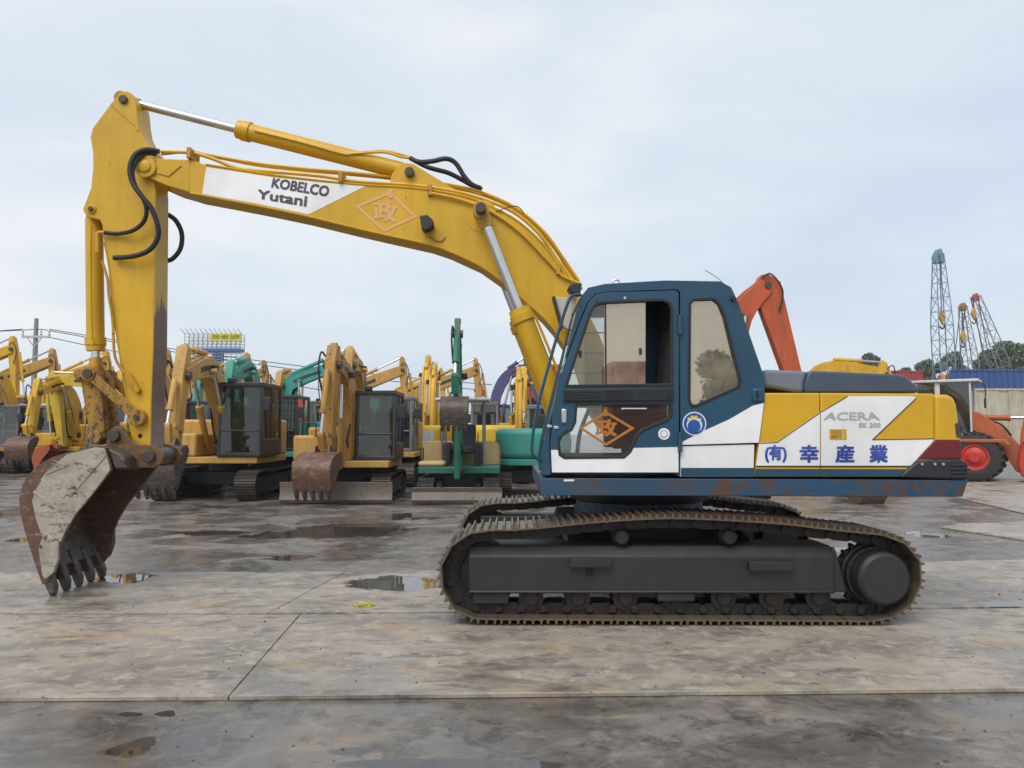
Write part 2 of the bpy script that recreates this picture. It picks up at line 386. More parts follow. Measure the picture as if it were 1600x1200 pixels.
def ground_mat(name, cols, wet_bias, seed, streak=(0.5, 2.2), streak2=(0.7, 5.5), bump=0.35, warm=0.0, wetdark=0.5):
    m, n, l, out = nodes_of(name)
    b = n.new('ShaderNodeBsdfPrincipled'); l.new(b.outputs[0], out.inputs[0])
    g = n.new('ShaderNodeNewGeometry'); pos = vmap(n, l, g.outputs['Position'], loc=(seed, seed * 1.7, 0))
    raw = g.outputs['Position']
    big = noise(n, l, pos, 0.45, 6, 0.6, 0.4)
    st = noise(n, l, vmap(n, l, pos, (streak[0], streak[1], 1), rot=(0, 0, 0.12)), 1.6, 8, 0.66, 0.5)
    st2 = noise(n, l, vmap(n, l, pos, (streak2[0], streak2[1], 1), rot=(0, 0, -0.18)), 2.6, 8, 0.7, 0.3)
    fine = noise(n, l, pos, 34, 8, 0.72)
    med = noise(n, l, pos, 6.5, 8, 0.7, 0.6)
    c = mixc(n, l, ramp(n, l, big, 0.32, 0.68), cols[0], cols[1])
    c = mixc(n, l, ramp(n, l, st, 0.46, 0.60), c, cols[2])
    c = mixc(n, l, math_(n, l, 'MULTIPLY', ramp(n, l, st2, 0.52, 0.62), 0.75), c, cols[3])
    c = mixc(n, l, math_(n, l, 'MULTIPLY', ramp(n, l, med, 0.50, 0.66), 0.75), c, cols[4])
    if warm:
        wn = noise(n, l, vmap(n, l, pos, (0.8, 1.6, 1)), 1.3, 6, 0.6, 0.5)
        c = mixc(n, l, math_(n, l, 'MULTIPLY', ramp(n, l, wn, 0.56, 0.72), warm), c, (0.42, 0.29, 0.15))
    sk = noise(n, l, pos, 75, 4, 0.6); c = mixc(n, l, math_(n, l, 'MULTIPLY', ramp(n, l, sk, 0.60, 0.68), 0.55), c, cols[4])
    scr = noise(n, l, vmap(n, l, pos, (3.0, 16, 1), rot=(0, 0, 0.75)), 2.2, 6, 0.65); c = mixc(n, l, math_(n, l, 'MULTIPLY', ramp(n, l, scr, 0.60, 0.70), 0.5), c, cols[4])
    scd = noise(n, l, vmap(n, l, pos, (2.2, 10, 1), rot=(0, 0, -0.6)), 1.8, 6, 0.65); c = mixc(n, l, math_(n, l, 'MULTIPLY', ramp(n, l, scd, 0.60, 0.70), 0.5), c, cols[3])
    sp = ramp(n, l, fine, 0.66, 0.74)
    c = mixc(n, l, math_(n, l, 'MULTIPLY', sp, 0.5), c, (0.035, 0.03, 0.027))
    # standing water
    warp = n.new('ShaderNodeTexNoise'); warp.inputs['Scale'].default_value = 3.2; warp.inputs['Detail'].default_value = 9; warp.inputs['Roughness'].default_value = 0.65; l.new(raw, warp.inputs['Vector'])
    wv = n.new('ShaderNodeVectorMath'); wv.operation = 'MULTIPLY_ADD'; l.new(warp.outputs['Color'], wv.inputs[0]); wv.inputs[1].default_value = (2.0, 1.0, 0); wv.inputs[2].default_value = (-1.0, -.5, 0)
    dist = None
    for (x, y, a, bb) in PUDDLES:
        k = min(a, bb) * 1.0
        wsc = n.new('ShaderNodeVectorMath'); wsc.operation = 'SCALE'; l.new(wv.outputs[0], wsc.inputs[0]); wsc.inputs['Scale'].default_value = min(1.0, k * 1.6)
        ad = n.new('ShaderNodeVectorMath'); ad.operation = 'ADD'; l.new(raw, ad.inputs[0]); l.new(wsc.outputs[0], ad.inputs[1])
        sb = n.new('ShaderNodeVectorMath'); sb.operation = 'SUBTRACT'; l.new(ad.outputs[0], sb.inputs[0]); sb.inputs[1].default_value = (x, y, 0)
        ml = n.new('ShaderNodeVectorMath'); ml.operation = 'MULTIPLY'; l.new(sb.outputs[0], ml.inputs[0]); ml.inputs[1].default_value = (1 / a, 1 / bb, 0)
        ln = n.new('ShaderNodeVectorMath'); ln.operation = 'LENGTH'; l.new(ml.outputs[0], ln.inputs[0])
        dist = ln.outputs['Value'] if dist is None else math_(n, l, 'MINIMUM', dist, ln.outputs['Value'])
    pud = ramp(n, l, dist, 0.86, 1.02, (1, 1, 1), (0, 0, 0))
    damp0 = ramp(n, l, dist, 0.9, 1.9, (1, 1, 1), (0, 0, 0))
    wetn = noise(n, l, vmap(n, l, pos, (0.6, 0.8, 1)), 1.1, 8, 0.62, 0.7)
    film = ramp(n, l, wetn, 0.56 - wet_bias, 0.64 - wet_bias)
    damp = math_(n, l, 'MAXIMUM', math_(n, l, 'MULTIPLY', damp0, 0.6), math_(n, l, 'MULTIPLY', film, 0.85))
    wet = math_(n, l, 'MAXIMUM', pud, damp)
    c = mixc(n, l, math_(n, l, 'MULTIPLY', math_(n, l, 'MAXIMUM', math_(n, l, 'MULTIPLY', damp, wetdark), math_(n, l, 'MULTIPLY', pud, 0.75)), 1.0), c, (0.03, 0.027, 0.025))
    l.new(c, b.inputs['Base Color'])
    rg = mixc(n, l, damp, mixc(n, l, med, (0.40,) * 3, (0.62,) * 3), mixc(n, l, med, (0.06,) * 3, (0.26,) * 3))
    rg = mixc(n, l, pud, rg, (0.015,) * 3)
    l.new(rg, b.inputs['Roughness'])
    bp = n.new('ShaderNodeBump'); bp.inputs['Distance'].default_value = 0.03
    l.new(math_(n, l, 'MULTIPLY', math_(n, l, 'SUBTRACT', 1.0, math_(n, l, 'MAXIMUM', pud, math_(n, l, 'MULTIPLY', film, 0.7))), bump), bp.inputs['Strength'])
    l.new(math_(n, l, 'ADD', math_(n, l, 'MULTIPLY', fine, 0.5), math_(n, l, 'ADD', med, st2)), bp.inputs['Height'])
    l.new(bp.outputs[0], b.inputs['Normal'])
    return m
ground_mat('yard_ground', ((0.14, 0.123, 0.107), (0.215, 0.19, 0.165), (0.105, 0.095, 0.085), (0.046, 0.04, 0.036), (0.28, 0.248, 0.21)), 0.12, 3.1, streak=(1.1, 1.0), streak2=(1.4, 1.5), warm=0.4, bump=0.26, wetdark=0.42)
ground_mat('road_plate', ((0.27, 0.235, 0.197), (0.36, 0.315, 0.262), (0.20, 0.178, 0.152), (0.105, 0.09, 0.077), (0.44, 0.39, 0.325)), 0.02, 9.4, streak=(0.8, 1.2), streak2=(1.0, 2.0), warm=0.75, bump=0.26, wetdark=0.42)
# yard: one sheet to the horizon, finer near the camera
gm = MB(); gm.box(-320, 320, -60, 440, -0.6, -0.03)
GROUND = tag(gm.build('ground', 'yard_ground'), kind='structure')
# big road plates lying on the yard; edges traced from the photo
def plate(poly, z=0.0, th=.028):
    q = [GP(u, v, z) for u, v in poly]
    m = MB(); N = len(q)
    m.add([(p.x, p.y, z) for p in q] + [(p.x, p.y, z - th) for p in q], [tuple(range(N)), tuple(range(2 * N - 1, N - 1, -1))] + [(i, (i + 1) % N, (i + 1) % N + N, i + N) for i in range(N)])
    return m.build('road_plate', 'road_plate', GROUND, bevel=.004)
plate([(-420, 1092), (356, 1087.5), (468, 960), (-330, 960)])
plate([(358, 1087.5), (2050, 1070), (1850, 948), (469.6, 960)])
plate([(-330, 957.5), (418, 957.5), (540, 893), (-220, 893)])
plate([(419.8, 957.5), (1850, 945.5), (1720, 872), (1330, 879), (541.6, 893)])
plate([(1470, 823), (1495, 818), (1760, 810), (1900, 850), (1620, 846)])
plate([(1410, 757), (1700, 748), (1900, 790), (1620, 806)])

# ================================================================== THE BIG EXCAVATOR
YC = 7.95            # its centre line
YA = 8.10            # plane of boom, arm and bucket
YS = 6.62            # near side of the upper body
def world_root(name, loc):
    o = empty(name, loc); o['_w'] = 1; return o
EX = world_root('excavator', (P(1060, 970, YC).x, YC, 0.0))
tag(EX, 'large yellow, blue and white crawler excavator in the foreground, bucket resting on the ground', 'excavator')

def shoe_mesh(pitch, width, k=1.0):
    m = MB(); p = pitch
    m.prism([(-p * .50, -0.006), (-p * .46, 0.004), (p * .40, 0.004), (p * .50, -0.004), (p * .52, -0.016), (p * .46, -0.012), (p * .38, -0.010), (-p * .46, -0.010)], -width / 2, width / 2)
    for c in (-.36, 0.0, .36):
        h = 0.037 * k
        m.prism([(p * c - .013 * k, 0.003), (p * c - .006 * k, h), (p * c + .006 * k, h), (p * c + .013 * k, 0.003)], -width / 2 + .003, width / 2 - .003)
    return m.mesh('shoe')
def link_mesh(pitch, k=1.0):
    m = MB(); p = pitch
    for y in (-0.10 * k, 0.10 * k):
        m.prism([(-p * .58, -.085 * k), (-p * .58, -.04 * k), (-p * .30, -.012), (p * .30, -.012), (p * .58, -.04 * k), (p * .58, -.085 * k), (p * .3, -.105 * k), (-p * .3, -.105 * k)], y - .022 * k, y + .022 * k)
    m.cyl((p * .5, -.15 * k, -.062 * k), (p * .5, .15 * k, -.062 * k), .033 * k, n=12)
    for y in (-.125 * k, .125 * k):
        for c in (-.2, .2): m.box(p * c - .013 * k, p * c + .013 * k, y - .012 * k, y + .012 * k, -.05 * k, -.012)
    return m.mesh('track_link')
def resample(pts, n):
    """n equally spaced points on a closed polyline"""
    L = [0]; N = len(pts)
    for i in range(N): L.append(L[-1] + (Vector(pts[(i + 1) % N]) - Vector(pts[i])).length)
    out = []; k = 0
    for j in range(n):
        d = L[-1] * j / n
        while L[k + 1] < d: k += 1
        t = (d - L[k]) / max(1e-9, L[k + 1] - L[k]); a, b = Vector(pts[k]), Vector(pts[(k + 1) % N])
        out.append(tuple(a.lerp(b, t)))
    return out, L[-1] / n
def run_shoes(path, n, width, yc, parent, k=1.0, mats=('track_steel', 'link_steel'), links=True, cache={}):
    """lay shoes (and chain links) one by one along a closed XZ path, clockwise seen from -Y = outward to the left of travel"""
    pts, pitch = resample(path, n)
    key = (round(pitch, 3), width, k, mats)
    if key not in cache: cache[key] = (shoe_mesh(pitch, width, k), link_mesh(pitch, k))
    sm, lm = cache[key]
    for i in range(n):
        a = Vector(pts[i]); b = Vector(pts[(i + 1) % n]); c = (a + b) / 2; d = (b - a).normalized()
        M = Matrix(((d.x, 0, -d.y, c.x), (0, 1, 0, yc), (d.y, 0, d.x, c.y), (0, 0, 0, 1)))
        for me, nm, mt in ((sm, 'shoe', mats[0]), (lm, 'track_link', mats[1]))[:2 if links else 1]:
            o = bpy.data.objects.new(nm, me); COL.objects.link(o)
            if not me.materials: me.materials.append(MATS[mt])
            o.parent = parent; o.matrix_local = M

def main_track(y0, y1, near):
    yc = (y0 + y1) / 2
    # outer run of the shoe plates, traced at the near edge of the near track
    run = [(745, 971), (780, 971.3), (900, 972), (1100, 973), (1300, 974), (1345, 974.3), (1372, 974), (1400, 967), (1421, 952), (1436, 931), (1441, 908), (1440, 884), (1428, 862), (1408, 847), (1380, 838), (1330, 833), (1275, 827), (1237, 822), (1200, 819),
           (1150, 816), (1090, 813), (1035, 812), (975, 815), (937, 818), (902, 821), (865, 825), (827, 829), (790, 831), (757, 831), (728, 838), (705, 855), (691, 878), (687, 902), (692, 928), (706, 952), (724, 966)]
    pw = [XZ(u, v, 6.45) for u, v in run]
    dz = 0.037 - min(p[1] for p in pw)
    pw = [(p[0], p[1] + dz) for p in pw]
    pw = [(v.x, v.y) for v in spline([Vector((p[0], p[1], 0)) for p in pw + [pw[0]]], 5)][:-1]
    path = list(reversed(pw))                       # travel so that the outside lies to the left
    A = sum(path[i][0] * path[(i + 1) % len(path)][1] - path[(i + 1) % len(path)][0] * path[i][1] for i in range(len(path)))
    if A > 0: path.reverse()
    # frame: long box with a sloping top face
    xa, xb = P(732, 890, 6.55).x, P(1303, 890, 6.55).x
    zt, zk, zb = P(732, 852, 6.62).z, P(732, 869, 6.55).z, P(732, 926, 6.55).z
    s = -1 if near else 1                            # outer side faces -y on the near track
    yo = yc + s * 0.20; yi = yc - s * 0.24
    fr = MB()
    sec = [(yo, zb), (yo, zk), (yo - s * 0.07, zt), (yi, zt), (yi, zb)]
    fr.prism_x(sec, xa, xb)
    fr.prism_x([(yo + s * 0.018, zb - .004), (yo + s * 0.018, zb + .022), (yo - s * .02, zb + .022), (yo - s * .02, zb - .004)], xa, xb)     # bottom flange
    fr.prism([(xb - .002, zb), (xb - .002, zt - .01), (xb + .03, zt - .03), (xb + .11, zb + .03), (xb + .11, zb)], min(yo, yi) + .03, max(yo, yi) - .03)
    fr.box(xa + .03, xa + .34, min(yo, yi) + .02, max(yo, yi) - .02, zb - .10, zb + .01)                              # idler yoke guard
    # roller guard in the middle
    xg0, xg1 = P(1027, 930, 6.55).x, P(1086, 930, 6.55).x
    fr.box(xg0, xg1, yo - .03 if s > 0 else yo, yo + .03 if s < 0 else yo, zb - .075, zb + .004)
    T = fr.build('track', 'frame_grey', EX, bevel=0.012)
    if near: T['label'] = 'near crawler track with dark grey frame and rusty shoes'
    # handles and the square hole
    for u0, u1, v0, v1 in ((890, 955, 872, 886), (1170, 1238, 877, 891)):
        h = MB(); a = P(u0, v1, 6.5); b = P(u1, v0, 6.5); yy = yo + s * .055
        h.box(a.x, b.x, min(yy, yy + s * .012), max(yy, yy + s * .012), a.z, b.z)
        for xx in (a.x, b.x - .014): h.box(xx, xx + .014, min(yo - s * .01, yy), max(yo - s * .01, yy), a.z + .002, b.z - .002)
        h.build('grab_step', 'frame_grey', T, bevel=.004)
    a = P(915, 901, 6.53); b = P(928, 888, 6.53)
    MB().box(a.x, b.x, yo + s * .003 if s < 0 else yo - .02, yo + .02 if s < 0 else yo + .003, a.z, b.z).build('inspection_hole', 'dark', T)
    # bottom rollers
    for u in (830, 903, 977, 1055, 1130, 1205, 1278):
        c = P(u, 934, 6.6); r = .088
        m = MB(); m.rings((c.x, yc - .17, c.z), (c.x, yc + .17, c.z), [(0, .03), (0, .055), (.02, .06), (.025, r + .018), (.05, r + .018), (.06, r), (.28, r), (.29, r + .018), (.315, r + .018), (.32, .06), (.34, .055), (.34, .03)])
        m.build('roller', 'link_steel', T, smooth=True)
    for u in (970, 1137):                             # carrier rollers
        c = P(u, 838, 6.62); m = MB()
        m.rings((c.x, yc - .20, c.z), (c.x, yc + .14, c.z), [(0, .03), (0, .052), (.02, .066), (.05, .066), (.06, .05), (.12, .05), (.13, .066), (.30, .066), (.34, .05)])
        m.box(c.x - .05, c.x + .05, yc - .02, yc + .12, zt - .03, c.z)
        m.build('carrier_roller', 'link_steel', T, smooth=True)
    # front idler
    ci = P(756, 901, 6.55); m = MB()
    m.rings((ci.x, yc - .11, ci.z), (ci.x, yc + .11, ci.z), [(0, .06), (0, .09), (.03, .10), (.04, .20), (.02, .235), (.02, .265), (.055, .265), (.06, .285), (.16, .285), (.165, .265), (.2, .265), (.2, .235), (.18, .2), (.19, .1), (.22, .09), (.22, .06)], n=40)
    m.build('idler', 'link_steel', T, smooth=True)
    # sprocket and final drive
    cs = P(1374, 902, 6.55); m = MB()
    m.prism([(cs.x + r_ * math.cos(t), cs.z + r_ * math.sin(t)) for i in range(84) for t in [2 * math.pi * i / 84] for r_ in [.300 if (i % 4) in (0, 1) else .255]], yc - .03, yc + .03)
    m.build('sprocket', 'link_steel', T, bevel=.006)
    m = MB(); d0 = yc + s * .28
    m.rings((cs.x, yc - s * .22, cs.z), (cs.x, d0, cs.z), [(0, .18), (.0, .2), (.2, .2), (.2, .262), (.27, .262), (.28, .245), (.33, .24), (.335, .222), (.49, .218), (.505, .208), (.52, .19)], n=48)
    for i in range(20):
        t = 2 * math.pi * i / 20; q = Vector((cs.x + .225 * math.cos(t), 0, cs.z + .225 * math.sin(t)))
        m.cyl((q.x, yc + s * .04, q.z), (q.x, yc + s * .125, q.z), .014, n=6)
    for i in range(16):
        t = 2 * math.pi * i / 16; m.cyl((cs.x + .185 * math.cos(t), d0 - s * .03, cs.z + .185 * math.sin(t)), (cs.x + .185 * math.cos(t), d0 + s * .006, cs.z + .185 * math.sin(t)), .010, n=6)
    m.cyl((cs.x + .13, d0 - s * .01, cs.z - .02), (cs.x + .13, d0 + s * .008, cs.z - .02), .02, n=8)
    m.build('final_drive', 'frame_grey', T, smooth=True)
    run_shoes(path, 46, y1 - y0, yc, T)
    return T
main_track(6.45, 7.03, True)
main_track(8.87, 9.45, False)

# centre body between the tracks, swing ring
m = MB(); a = P(905, 800, YC); zt = P(900, 800, 7.0).z
x0, x1 = P(925, 800, 7.2).x, P(1112, 800, 7.2).x; xm = (x0 + x1) / 2
m.box(xm - .62, xm + .62, 7.25, 8.65, .48, .80)
for sx in (-1, 1):
    for y0, y1 in ((6.80, 7.35), (8.55, 9.10)):
        m.prism_x([(y0, .38), (y0, .62), (y1, .78), (y1, .46)] if y0 < 8 else [(y0, .46), (y0, .78), (y1, .62), (y1, .38)], xm + sx * .62 - .2, xm + sx * .62 + .2)
m.build('centre_frame', 'frame_grey', EX, bevel=.02)
MB().rings((xm, YC, .80), (xm, YC, 1.16), [(0, .60), (.0, .64), (.11, .64), (.12, .60), (.13, .60)], n=56).build('ring_pedestal', 'blue_rust', EX, smooth=True)
MB().rings((xm, YC, .93), (xm, YC, 1.16), [(0, .60), (0, .70), (.05, .72), (.07, .72), (.075, .66), (.09, .66), (.095, .71), (.17, .71), (.175, .6)], n=56).build('swing_ring', 'black', EX, smooth=True)

# ---- upper body
ZD0, ZD1 = P(900, 774, YS).z, P(900, 747, YS).z
deck = MB().prism(px([(845, 747), (1511, 750), (1502, 776), (845, 774)], YS), YS - .02, 9.30).build('deck_frame', 'blue_rust', EX, bevel=.006)
# bottom of the deck over the ring is open behind the skirt: dark belly plate sits inside
sheet([(881, 749), (897, 749), (897, 752), (881, 752)], YS - .02, 'sticker_white', 'data_plate', deck)
FAR = 9.27
def body(poly, name, mat, y0=YS, y1=FAR, bevel=.03):
    return MB().prism(px(poly, YS), y0, y1).build(name, mat, EX, bevel=bevel, seg=3)
low = body([(1063, 697), (1179, 694.5), (1177.5, 745), (1063, 745)], 'lower_side_panel', 'white', bevel=.006)
pa = body([(1195, 614), (1281, 614), (1281, 745), (1178.8, 745)], 'front_side_door', 'yellow_panel', y1=7.5, bevel=.012)
pb = body([(1282.2, 614), (1459.5, 615), (1459.5, 745), (1282.2, 745)], 'rear_side_door', 'yellow_panel', y1=7.5, bevel=.012)
eng = MB().prism(px([(1196, 616), (1459, 617), (1459, 746), (1182, 746)], YS), 7.502, FAR).build('engine_housing', 'blue', EX, bevel=.02)
cwp = [(1460.7, 616), (1482, 616.5), (1491, 620), (1496, 632), (1503, 684), (1504, 745), (1460.7, 745)]
cw = body(cwp, 'counterweight', 'yellow_panel', bevel=.035)
# paint scheme, thin fields on the doors
sheet([(1186.4, 691.5), (1214, 690.5), (1281, 644), (1281, 727.5), (1181.3, 727.5)], YS, 'white', 'white_paint_field', pa)
sheet([(1180.9, 730.5), (1281, 731), (1281, 732.6), (1180.7, 732.3)], YS, 'yellow_panel', 'yellow_pinstripe', pa)
sheet([(1180.7, 732.8), (1281, 733.2), (1281, 744.4), (1179, 744.4)], YS, 'blue', 'blue_paint_band', pa)
sheet([(1181.2, 728.1), (1281, 728.2), (1281, 730), (1181, 729.9)], YS, 'black', 'dark_pinstripe', pa)
sheet([(1282.6, 643), (1324, 619), (1427, 619), (1431, 622), (1363, 686.5), (1459.3, 685), (1459.3, 687.5), (1432, 717.5), (1423, 727.5), (1282.6, 727.5)], YS, 'white', 'white_paint_field', pb)
sheet([(1282.6, 731), (1420, 731.2), (1418.5, 732.8), (1282.6, 732.6)], YS, 'yellow_panel', 'yellow_pinstripe', pb)
sheet([(1282.6, 728.2), (1422, 728.2), (1421, 730), (1282.6, 730)], YS, 'black', 'dark_pinstripe', pb)
sheet([(1282.6, 733.2), (1418, 733.4), (1408, 744.4), (1282.6, 744.4)], YS, 'blue', 'blue_paint_band', pb)
sheet([(1064, 731), (1177.8, 731), (1177.5, 744.5), (1064, 744.5)], YS, 'blue', 'blue_paint_band', low)
for e0, e1, par in (((1186.4, 692.6), (1214, 691.5), pa), ((1214, 691.5), (1281, 645), pa), ((1282.6, 644), (1324, 619.5), pb), ((1431, 622.5), (1363, 687), pb), ((1363, 687.2), (1459, 685.6), pb)):
    a, b = P(*e0, YS), P(*e1, YS)
    MB().beam(a - Vector((0, .0035, 0)), b - Vector((0, .0035, 0)), .003, .008).build('edge_line', 'pin_steel', par)
# latch recess
a, b = P(1296, 687, YS), P(1322, 670.5, YS)
lt = MB().prism([(a.x, a.z), (b.x, a.z), (b.x, b.z), (a.x, b.z)], YS - .006, YS + .002, holes=[[(a.x + .012, a.z + .01), (b.x - .03, a.z + .01), (b.x - .03, b.z - .012), (a.x + .012, b.z - .012)]]).build('door_latch', 'yellow_panel', pb)
sheet([(1298.5, 685), (1316, 685), (1316, 673), (1298.5, 673)], YS - .002, 'yellow_worn', 'latch_paddle', pb, proud=.002)
# tail lamp + black bumper wrap round the counterweight corner
MB().prism(px([(1461.5, 687), (1500, 687), (1503.5, 717), (1433, 717.5)], YS - .005), YS - .008, 7.0).build('tail_lamp', 'lens_red', cw, bevel=.006)
bp_ = MB().prism(px([(1434, 719), (1500, 717), (1512, 723), (1513, 748), (1508, 750), (1405, 746), (1412, 738)], YS - .02), YS - .03, FAR + .02).build('bumper', 'black_plastic', cw, bevel=.02, seg=3)
for v in (727, 733, 739, 745):
    a, b = P(1486, v, YS - .03), P(1513, v + 1, YS - .03)
    MB().box(a.x, b.x + .012, YS - .042, YS + .3, a.z - .006, a.z + .006).build('bumper_rib', 'black_plastic', cw, bevel=.004)
for u in (1440, 1460, 1473):
    a = P(u, 725, YS - .03); MB().cyl(a, a + Vector((0, -.012, 0)), .012, n=12).build('bumper_bolt', 'silver', cw)
# rusty scuff at the tail
sheet([(1492, 662), (1498.5, 660), (1502, 684), (1494, 683)], YS, 'bucket_steel', 'scuffed_patch', cw, proud=.0035)
# hood
hd = MB().prism(px([(1263, 580), (1275, 579), (1405, 585), (1416, 588), (1437, 606), (1437, 613.5), (1258, 613.5), (1257, 600)], 6.9), 6.9, 9.0).build('engine_hood', 'hood_blue', EX, bevel=.05, seg=3)
MB().prism(px([(1194, 577), (1262, 580), (1256.5, 600), (1257.5, 613.5), (1240, 612), (1194, 604)], 6.93), 6.93, 8.9).build('hood_front', 'hood_grey', EX, bevel=.03, seg=3)
# lettering
lettering('ACERA', [(1291, 644), (1370, 644), (1375, 656.5), (1286, 656.5)], YS - .003, 'grey_letter', 'lettering', pb, bold=.02)
lettering('SK 200', [(1342, 660.5), (1376, 660.5), (1375, 668), (1341, 668)], YS - .003, 'grey_letter', 'lettering', pb, bold=.03)
for ch, u0, u1 in (('(有)', 1195, 1229), ('幸', 1249, 1279), ('産', 1305, 1335), ('業', 1358, 1387)):
    lettering(ch, [(u0, 695), (u1, 695), (u1, 723), (u0, 723)], YS - .003, 'blue_letter', 'lettering', pa if u0 < 1281 else pb, bold=.035)

# ---- cab
CY0, CY1 = YS - .01, 7.55
cab_out = [(848, 742), (846, 715), (850, 690), (862, 640), (880, 570), (900, 490), (908, 462), (920, 450), (945, 444), (1040, 438.5), (1125, 440), (1142, 449), (1153, 472), (1168, 515), (1193.5, 588), (1194.5, 628), (1186, 692), (1063, 696)]
door = [(862, 739), (860, 695), (863, 645), (875, 590), (907, 502), (920, 472), (931, 461), (945, 457.5), (1056, 453.5), (1060.5, 458), (1061, 739)]
gap = [(1063.2, 694), (1062.8, 456), (1057, 451.8), (944, 455.8), (930, 459.3), (918.3, 471.5), (905.2, 501.5), (873.2, 589.5), (861, 645), (858, 695), (860, 742)]
rear_win = [(1077, 475), (1083, 467), (1115, 466), (1125, 474), (1133, 495), (1157, 595), (1154, 605), (1088, 635), (1080, 634), (1076, 626)]
up_win = [(884, 604), (893, 575), (921, 490), (928, 477), (938, 472), (1036, 468), (1046, 473), (1050, 482), (1050, 602)]
lo_win = [(899.5, 631), (1049, 629), (1049, 650), (1042, 657), (1005, 672), (996, 680), (985, 706), (975, 715), (882, 716), (874, 711), (872, 690), (878, 679), (892, 671), (897.5, 660)]
wall_poly = cab_out + gap
W_ = lambda poly, d=0: offset_poly(px(poly, CY0), d) if d else px(poly, CY0)
cm = MB()
cm.prism(W_(wall_poly), CY0, CY0 + .07, holes=[W_(rear_win)])
# far wall: same outline, big openings
far_win = [(890, 604), (925, 482), (940, 472), (1010, 470), (1026, 476), (1028, 602)]
cm.prism(W_(cab_out + [(1062, 742)]), CY1 - .05, CY1, holes=[W_(far_win), W_(rear_win), W_([(880, 712), (900, 632), (1040, 632), (1040, 712)])])
# roof + back skin, floor
roof = [(905, 467), (919, 449.2), (945, 443.2), (1040, 437.7), (1126, 439.2), (1143, 448.4), (1154, 471.5), (1169, 514.5), (1194.5, 588), (1195.5, 628), (1187, 692)]
ri = [(1179, 691), (1186, 627), (1185, 590), (1160, 518), (1145, 478), (1136, 458), (1123, 449), (1040, 447), (946, 452), (926, 459), (915, 474)]
cm.prism(W_(roof + ri), CY0 + .012, CY1 - .012)
cm.prism(W_([(849, 741), (1064, 741), (1064, 733), (849, 733)]), CY0 + .075, CY1 - .06)
cm.prism(W_([(1064, 741), (1070, 741), (1070, 600), (1064, 600)]), CY0 + .075, CY1 - .06)
CAB = cm.build('cab', 'blue', EX, bevel=.008)
CAB['label'] = 'dark blue operator cab with side windows'
# upper wide roof ridge
MB().prism(W_([(960, 440.5), (1042, 436.2), (1120, 437.6), (1120, 442), (960, 445)]), CY0 + .10, CY1 - .1).build('roof_panel', 'blue', CAB, bevel=.01)
dr = MB().prism(W_(door), CY0 - .006, CY0 + .05, holes=[W_(up_win), W_(lo_win)]).build('cab_door', 'blue', CAB, bevel=.006)
sheet([(862.5, 738), (861, 703), (871.5, 703), (873, 711), (881, 717), (976, 716), (986, 707), (990, 700), (1060, 698.5), (1060, 738)], CY0 - .006, 'white', 'white_paint_field', CAB)
sheet([(1064, 695), (1064, 691.5), (1100, 673), (1140, 655), (1176, 634), (1193.5, 629.5), (1185.5, 691.5)], CY0, 'white', 'white_paint_field', CAB)
for poly in (up_win, lo_win, rear_win):
    base = CY0 - (.006 if poly is not rear_win else 0)
    MB().prism(offset_poly(px(poly, CY0), .008), base - .008, base + .03, holes=[offset_poly(px(poly, CY0), -.016)]).build('window_gasket', 'rubber', CAB, bevel=.004)
def pane(poly, y, mat, par=CAB): return MB().prism(px(poly, CY0), y, y + .005).build('window_pane', mat, par)
pane([(884, 604), (893, 575), (921, 490), (928, 477), (938, 472), (948, 471), (947, 604)], CY0 + .026, 'cab_glass')
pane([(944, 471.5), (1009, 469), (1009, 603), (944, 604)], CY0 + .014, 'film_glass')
pane(lo_win, CY0 + .02, 'cab_glass')
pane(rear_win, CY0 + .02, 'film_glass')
pane(far_win, CY1 - .03, 'cab_glass')
# windscreen in the sloping front
a0, a1, b1, b0 = P(852, 690, CY0 + .07), P(906, 470, CY0 + .07), None, None
sx0, sz0 = XZ(853, 690, CY0); sx1, sz1 = XZ(907, 470, CY0)
MB().add([(sx0, CY0 + .07, sz0), (sx1, CY0 + .07, sz1), (sx1, CY1 - .05, sz1), (sx0, CY1 - .05, sz0)], [(0, 1, 2, 3)]).build('windscreen', 'cab_glass', CAB)
# window guard bars on the far side
for v in (520, 552, 583):
    a, b = P(900, v, CY1), P(1030, v - 1, CY1)
    MB().cyl((a.x - .1, CY1 + .02, a.z), (b.x, CY1 + .02, b.z), .007, n=8).build('guard_bar', 'black_plastic', CAB)
a = P(946, 470, CY0); b = P(946, 604, CY0)
MB().box(a.x - .008, a.x + .008, CY0 + .012, CY0 + .036, b.z, a.z).build('sash_rail', 'black_plastic', CAB)
for u, v in ((907, 553), (1001, 549)):
    a = P(u, v, CY0); MB().box(a.x - .012, a.x + .012, CY0 + .004, CY0 + .03, a.z - .028, a.z + .028).build('sash_latch', 'black_plastic', CAB)
# louvre bar across the door
lv = MB().prism(W_([(880, 608.5), (1052, 605.5), (1052, 625.5), (880, 628.5)]), CY0 - .026, CY0 - .005).build('door_louvre', 'black_plastic', CAB, bevel=.006)
for i in range(4):
    v = 611.5 + i * 4.2
    for u0, u1, dv in ((882, 940, 0), (944, 988, -.9), (1042, 1051, -2.4)):
        a, b = P(u0, v + dv, CY0 - .03), P(u1, v + dv, CY0 - .03); MB().box(a.x, b.x, CY0 - .034, CY0 - .02, a.z - .005, a.z + .004).build('louvre_rib', 'black_plastic', CAB)
lettering('KOBELCO', [(995, 610.5), (1038, 609.5), (1038, 621), (995, 622)], CY0 - .027, 'rubber', 'lettering', CAB, bold=.03)
